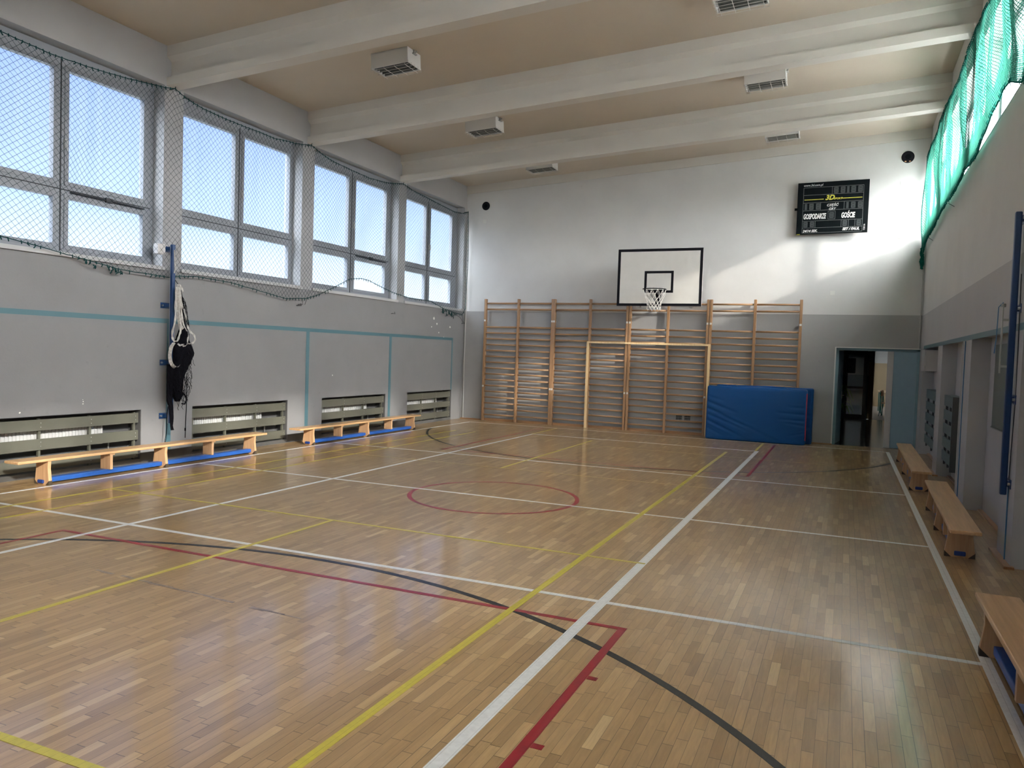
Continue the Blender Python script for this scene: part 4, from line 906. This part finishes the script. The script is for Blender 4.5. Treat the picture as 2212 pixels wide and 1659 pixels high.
    for y, z, lb in ((10.86,2.38,'bent hook below the sill between second and third window'),(13.9,2.42,'bent hook below the sill of the third window'),(17.13,2.37,'bent hook low in the far left corner')):
        tag(MB().tube([(L,y-.03,z),(L+.05,y-.03,z+.005),(L+.05,y+.04,z),(L+.03,y+.05,z+.04)], .005, 6).build('net_hook', M['string']), lb, 'hook', 'lower hooks for the left net')
left_net()

TOPR = [(-1,5.75),(8.0,5.74),(9.6,5.66),(11.0,5.78),(12.2,5.70),(13.0,5.68),(14.05,5.80),(15.2,5.71),(16.2,5.72),(17.15,5.74)]
BOTR = [(-1,4.1),(7.6,4.10),(7.85,4.13),(8.4,4.32),(8.8,4.36),(9.3,4.31),(10.0,4.18),(10.48,4.12),(11.2,4.16),(12.0,4.12),(12.68,4.08),(13.2,4.14),(14.0,4.10),(15.0,4.05),(15.73,4.02),(16.2,4.03),(16.66,3.95),(17.0,3.80),(17.15,3.72)]
def right_net():
    t = thing('window_net', 'bright green protective net glowing in front of the right windows', 'net', (0,0,0))
    ya, yb = 5.0, 17.12; X0 = R-.075
    def P(s, q):
        y = ya+(yb-ya)*s; z = interp(TOPR, y)+(interp(BOTR, y)-interp(TOPR, y))*q
        e = sin(pi*min(q*1.2,1))*.9+.1
        x = X0 + e*(.050*sin(y*4.2+q*1.5)+.035*sin(y*9.7+q*2.2)+.012*sin(y*23+q*3))
        y2 = y+.03*sin(y*3+q*6)*e
        if y > 16.6: k = (y-16.6)/.55*max(0,(q-.55))/.45; y2 += (17.12-y2)*min(1,k)*.6
        return Vector((min(x, R-.006), min(y2, 17.17), z))
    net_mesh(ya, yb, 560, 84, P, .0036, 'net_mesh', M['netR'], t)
    def rope(q, seed, dens):
        rnd = random.Random(seed); b = MB(); pts = []; y = ya
        while y <= yb: pts.append(P((y-ya)/(yb-ya), q)); y += .07
        b.tube([(p.x, p.y, p.z+.004*rnd.uniform(-1,1)) for p in pts], .008, 5)
        for p in pts:
            if rnd.random() < dens: b.ribbon([(p.x-.006,p.y,p.z+.03),(p.x-.02,p.y-.01,p.z),(p.x-.01,p.y-.02,p.z-rnd.uniform(.02,.05))], (.3,1,0), .022, .006)
        return b
    rope(0, 4, .95).build('top_rope', M['ropeR'], t); rope(1, 5, .5).build('bottom_rope', M['ropeR'], t)
    b = MB(); rnd = random.Random(11)
    for k in range(34):
        z = rnd.uniform(3.66, 4.05); y = 17.10+rnd.uniform(-.06,.04); b.ribbon([(X0+rnd.uniform(-.03,.03),y,z),(X0+rnd.uniform(-.03,.03),y-.01,z-.04),(X0+rnd.uniform(-.02,.02),y,z-.09)], (1,0,0), .03, .01)
    b.tube([P(1,q/20) for q in range(21)], .010, 6).build('gathered_end', M['ropeR'], t)
    for y, z, lb in ((8.02,4.20,'thin hook right of the last visible right window'),(13.0,4.03,'thin hook under the green net, second from the far corner'),(16.0,3.98,'thin hook under the green net nearest the far corner')):
        tag(MB().tube([(R,y-.10,z-.02),(R-.07,y,z+.05)], .004, 6).build('net_hook', M['string']), lb, 'hook', 'lower hooks for the green net')
right_net()

# ================================================================== POLES
def pole(name, label, x, y, z0, z1, side, m):
    t = thing(name, label, 'pole', (x, y, z0)); h = z1-z0
    MB().box(-.026,.026,-.027,.027,0,h).build('pole_tube', M[m], t, bevel=.01)
    wallx = (L if side < 0 else R) - x
    for z in (.10, h*.34, h*.66, h-.06):
        q = MB().box(min(.02*side,wallx), max(.02*side,wallx), -.02, .02, z-.025, z+.025).box(wallx-(.006 if side > 0 else 0), wallx+(0 if side > 0 else .006), -.085, .085, z-.04, z+.04).build('wall_bracket', M[m], t)
        MB().tube([(wallx*.92,-.065,z),(wallx*.92-.02*side,-.065,z)], .014, 8).build('bolt', M['steel'], q)
    return t
pl = pole('net_post', 'tall blue steel net post bolted to the left wall under the window pillar', L+.13, 8.02, .53, 3.03, -1, 'navy')
MB().tube([(.05,-.02,2.42),(.055,-.01,2.15),(.05,-.02,2.1)], .008, 6).build('cord_end', M['strap'], pl)
MB().tube([(0,-.045,2.46),(0,-.045,.0)], .003, 5).build('cable_line', M['steel'], pl)
box = MB().box(L, L+.09, 7.80, 7.93, 2.88, 3.02).build('junction_box', M['elec'], bevel=.006); tag(box, 'small white junction box at the top of the left blue post', 'box')
pr = pole('net_post', 'tall dark blue steel net post fixed to the near right pillar', R-.045, 7.80, .585, 3.02, 1, 'navyr')
b = MB(); b.box(-.080,-.072,-.02,.02,1.05,1.62).tube([(-.076,0,1.62),(-.076,0,1.65)], .022, 10).box(-.075,-.02,-.012,.012,1.50,1.52).box(-.075,-.02,-.012,.012,1.1,1.12).build('tension_plate', M['metal_l'], pr)
MB().tube([(-.076,-.01,1.66),(-.11,-.01,1.62),(-.115,-.01,1.35),(-.125,-.01,1.22)], .004, 6).build('tension_cable', M['cableb'], pr)
MB().tube([(.035,-.05,1.9),(.045,-.06,.9),(.03,-.05,.15)], .004, 6).build('cable_line', M['string'], pr)

# folded volleyball net hung on the left post
def hanging_net():
    t = thing('folded_volleyball_net', 'folded volleyball net hanging from the left blue post, white band and black mesh', 'net', (L+.20, 8.02, 1.6))
    ox, oy, oz = L+.20, 8.02, 1.6; rnd = random.Random(21)
    def Q(x, y, z): return (x-ox, y-oy, z-oz)
    def smoothpath(pts, n=8):
        out = []
        P_ = [Vector(p) for p in pts]
        for i in range(len(P_)-1):
            p0, p1, p2, p3 = P_[max(i-1,0)], P_[i], P_[i+1], P_[min(i+2,len(P_)-1)]
            for k in range(n):
                s = k/n; out.append(.5*((2*p1)+(p2-p0)*s+(2*p0-5*p1+4*p2-p3)*s*s+(3*p1-p0-3*p2+p3)*s**3))
        out.append(P_[-1]); return out
    XX = L+.225
    loops = [
     [(XX,8.01,2.44),(XX+.01,7.98,2.2),(XX+.01,7.98,1.98),(XX+.01,7.93,1.80),(XX+.02,7.94,1.70),(XX+.03,8.0,1.69),(XX+.03,8.04,1.78),(XX+.02,8.07,1.85),(XX+.02,8.05,2.0),(XX,8.03,2.25),(XX,8.03,2.42)],
     [(XX,8.03,2.45),(XX+.02,8.03,2.2),(XX+.02,8.07,1.95),(XX+.03,8.13,1.80),(XX+.04,8.12,1.69),(XX+.05,8.05,1.63),(XX+.03,8.01,1.65)],
     [(XX+.01,8.03,2.45),(XX+.03,8.05,2.2),(XX+.03,8.10,1.95),(XX+.04,8.17,1.78),(XX+.05,8.16,1.68),(XX+.06,8.10,1.62),(XX+.05,8.07,1.64)],
     [(XX+.01,8.05,2.44),(XX+.02,8.07,2.25),(XX+.03,8.12,2.10),(XX+.03,8.17,1.92),(XX+.03,8.23,1.83),(XX+.04,8.29,1.78),(XX+.05,8.30,1.71),(XX+.05,8.24,1.66),(XX+.04,8.16,1.655)],
     [(XX,8.02,2.46),(XX,8.05,2.475),(XX+.01,8.08,2.44),(XX+.02,8.10,2.38)],
     [(XX-.01,8.0,2.4),(XX,8.01,2.2),(XX,8.04,2.0),(XX+.01,8.08,1.8),(XX+.01,8.10,1.72)],
    ]
    for k, lp in enumerate(loops):
        pts = smoothpath([Q(*p) for p in lp]); n = len(pts)
        MB().ribbon(pts, (.35,1,.15), [.024+.005*sin(i*.9+k) for i in range(n)], .004).build('white_band', M['strap'], t)
    lp = [(XX+.02,7.955,1.66),(XX+.03,7.90,1.60),(XX+.04,7.868,1.50),(XX+.04,7.885,1.40),(XX+.04,7.935,1.335),(XX+.03,7.99,1.325),(XX+.03,8.03,1.365)]
    pts = smoothpath([Q(*p) for p in lp]); MB().ribbon(pts, (.5,.8,.4), [.045]*len(pts), .006).build('white_band', M['strap'], t)
    # black bundle: lofted lumpy body
    def loft(rows, xc, depth, seed, n=20):
        r_ = random.Random(seed); b = MB(); vs = []; fs = []; m = 0; rr = []
        zs = []
        for (z0, a0, b0), (z1, a1, b1) in zip(rows[:-1], rows[1:]):
            st = max(1, int(abs(z1-z0)/.03))
            for k in range(st): s = k/st; rr.append((z0+(z1-z0)*s, a0+(a1-a0)*s, b0+(b1-b0)*s))
        rr.append(rows[-1])
        for (z, a, c) in rr:
            for k in range(n):
                th = 2*pi*k/n; w = 1+.14*sin(5*th+z*9)+.10*r_.uniform(-1,1)
                vs.append(Q(xc+depth*cos(th)*w*.5*min(1,(c-a)/.12), (a+c)/2+(c-a)/2*sin(th)*(1+.05*r_.uniform(-1,1)), z+.006*r_.uniform(-1,1)))
        for i in range(len(rr)-1):
            for k in range(n): fs.append((i*n+k, i*n+(k+1)%n, (i+1)*n+(k+1)%n, (i+1)*n+k))
        fs.append(tuple(range(n))); fs.append(tuple((len(rr)-1)*n+k for k in range(n))[::-1])
        return b._a(vs, fs)
    loft([(2.40,8.06,8.09),(2.25,8.07,8.13),(2.05,8.09,8.15),(1.9,8.11,8.17),(1.76,8.04,8.21),(1.66,8.0,8.26),(1.58,7.985,8.31),(1.52,7.98,8.335),(1.42,7.97,8.30),(1.30,7.965,8.23),(1.20,7.96,8.16),(1.10,7.96,8.13),(1.0,7.97,8.12),(.93,8.0,8.13),(.88,8.01,8.11),(.84,8.03,8.09)], XX-.01, .13, 1).build('black_mesh', M['bnet'], t)
    loft([(1.36,7.90,8.03),(1.2,7.895,8.01),(1.0,7.89,7.99),(.85,7.895,7.98),(.78,7.93,8.0),(.6,7.955,8.01),(.5,7.96,8.0),(.44,7.97,8.02)], XX-.03, .09, 2).build('black_mesh', M['bnet'], t)
    b = MB()
    for k in range(60):
        y = rnd.uniform(7.92, 8.24); z = rnd.uniform(.95, 1.7); pts = [Q(XX+.055+rnd.uniform(-.02,.03), y, z)]
        for j in range(6): y += rnd.uniform(-.02,.02); z -= rnd.uniform(.02,.06); pts.append(Q(XX+.055+rnd.uniform(-.02,.03), y, z))
        b.tube(pts, .003, 4)
    for k in range(16):
        y = 8.10+rnd.uniform(-.03,.04); z = 2.35-rnd.uniform(0,.2); pts = [Q(XX, y, z)]
        for j in range(8): y += .012+rnd.uniform(-.012,.012); z -= rnd.uniform(.04,.08); pts.append(Q(XX+.02+rnd.uniform(-.01,.02), y, z))
        b.tube(pts, .003, 4)
    for k in range(5):
        pts = [Q(XX+.03, 8.14+.012*k+rnd.uniform(-.006,.006), 1.22-.01*k)]
        z = 1.2
        while z > .90+.02*k: z -= .05; pts.append(Q(XX+.03, 8.13+.014*k+rnd.uniform(-.012,.012), z))
        b.tube(pts, .0032, 4)
    b.tube([Q(XX+.03,8.18,1.24),Q(XX+.03,8.185,1.0),Q(XX+.03,8.18,.7),Q(XX+.03,8.172,.5),Q(XX+.03,8.168,.32)], .006, 5).tube([Q(XX+.03,8.168,.46),Q(XX+.03,8.168,.42)], .011, 6)
    b.tube([Q(XX+.03,8.10,.97),Q(XX+.03,8.16,.92),Q(XX+.03,8.185,.86),Q(XX+.03,8.15,.80),Q(XX+.03,8.10,.81)], .011, 6)
    b.tube([Q(XX,7.885,.78),Q(XX,7.865,.65),Q(XX,7.865,.5),Q(XX,7.86,.40),Q(XX,7.84,.30),Q(XX,7.835,.25)], .0035, 5).tube([Q(XX,7.89,.78),Q(XX,7.875,.6),Q(XX,7.87,.42),Q(XX,7.865,.34),Q(XX,7.845,.27)], .0035, 5)
    b.tube([Q(XX,8.06,2.37),Q(XX,8.05,2.46),Q(XX-.1,8.04,2.57)], .004, 5)
    b.build('loose_cord', M['bnet'], t)
    b = MB(); pts = [Q(XX+.02,7.99,2.1),Q(XX+.03,7.95,2.02),Q(XX+.03,7.935,1.9),Q(XX+.03,7.94,1.75),Q(XX+.03,7.94,1.66)]
    b.tube(pts, .0025, 4); b.build('thin_string', M['cableg'], t)
hanging_net()

# ring of rope shackles etc. done
for o in bpy.data.objects:
    if o.parent is None and o.type in ('MESH', 'EMPTY') and 'label' not in o and 'kind' not in o: o['kind'] = 'structure'
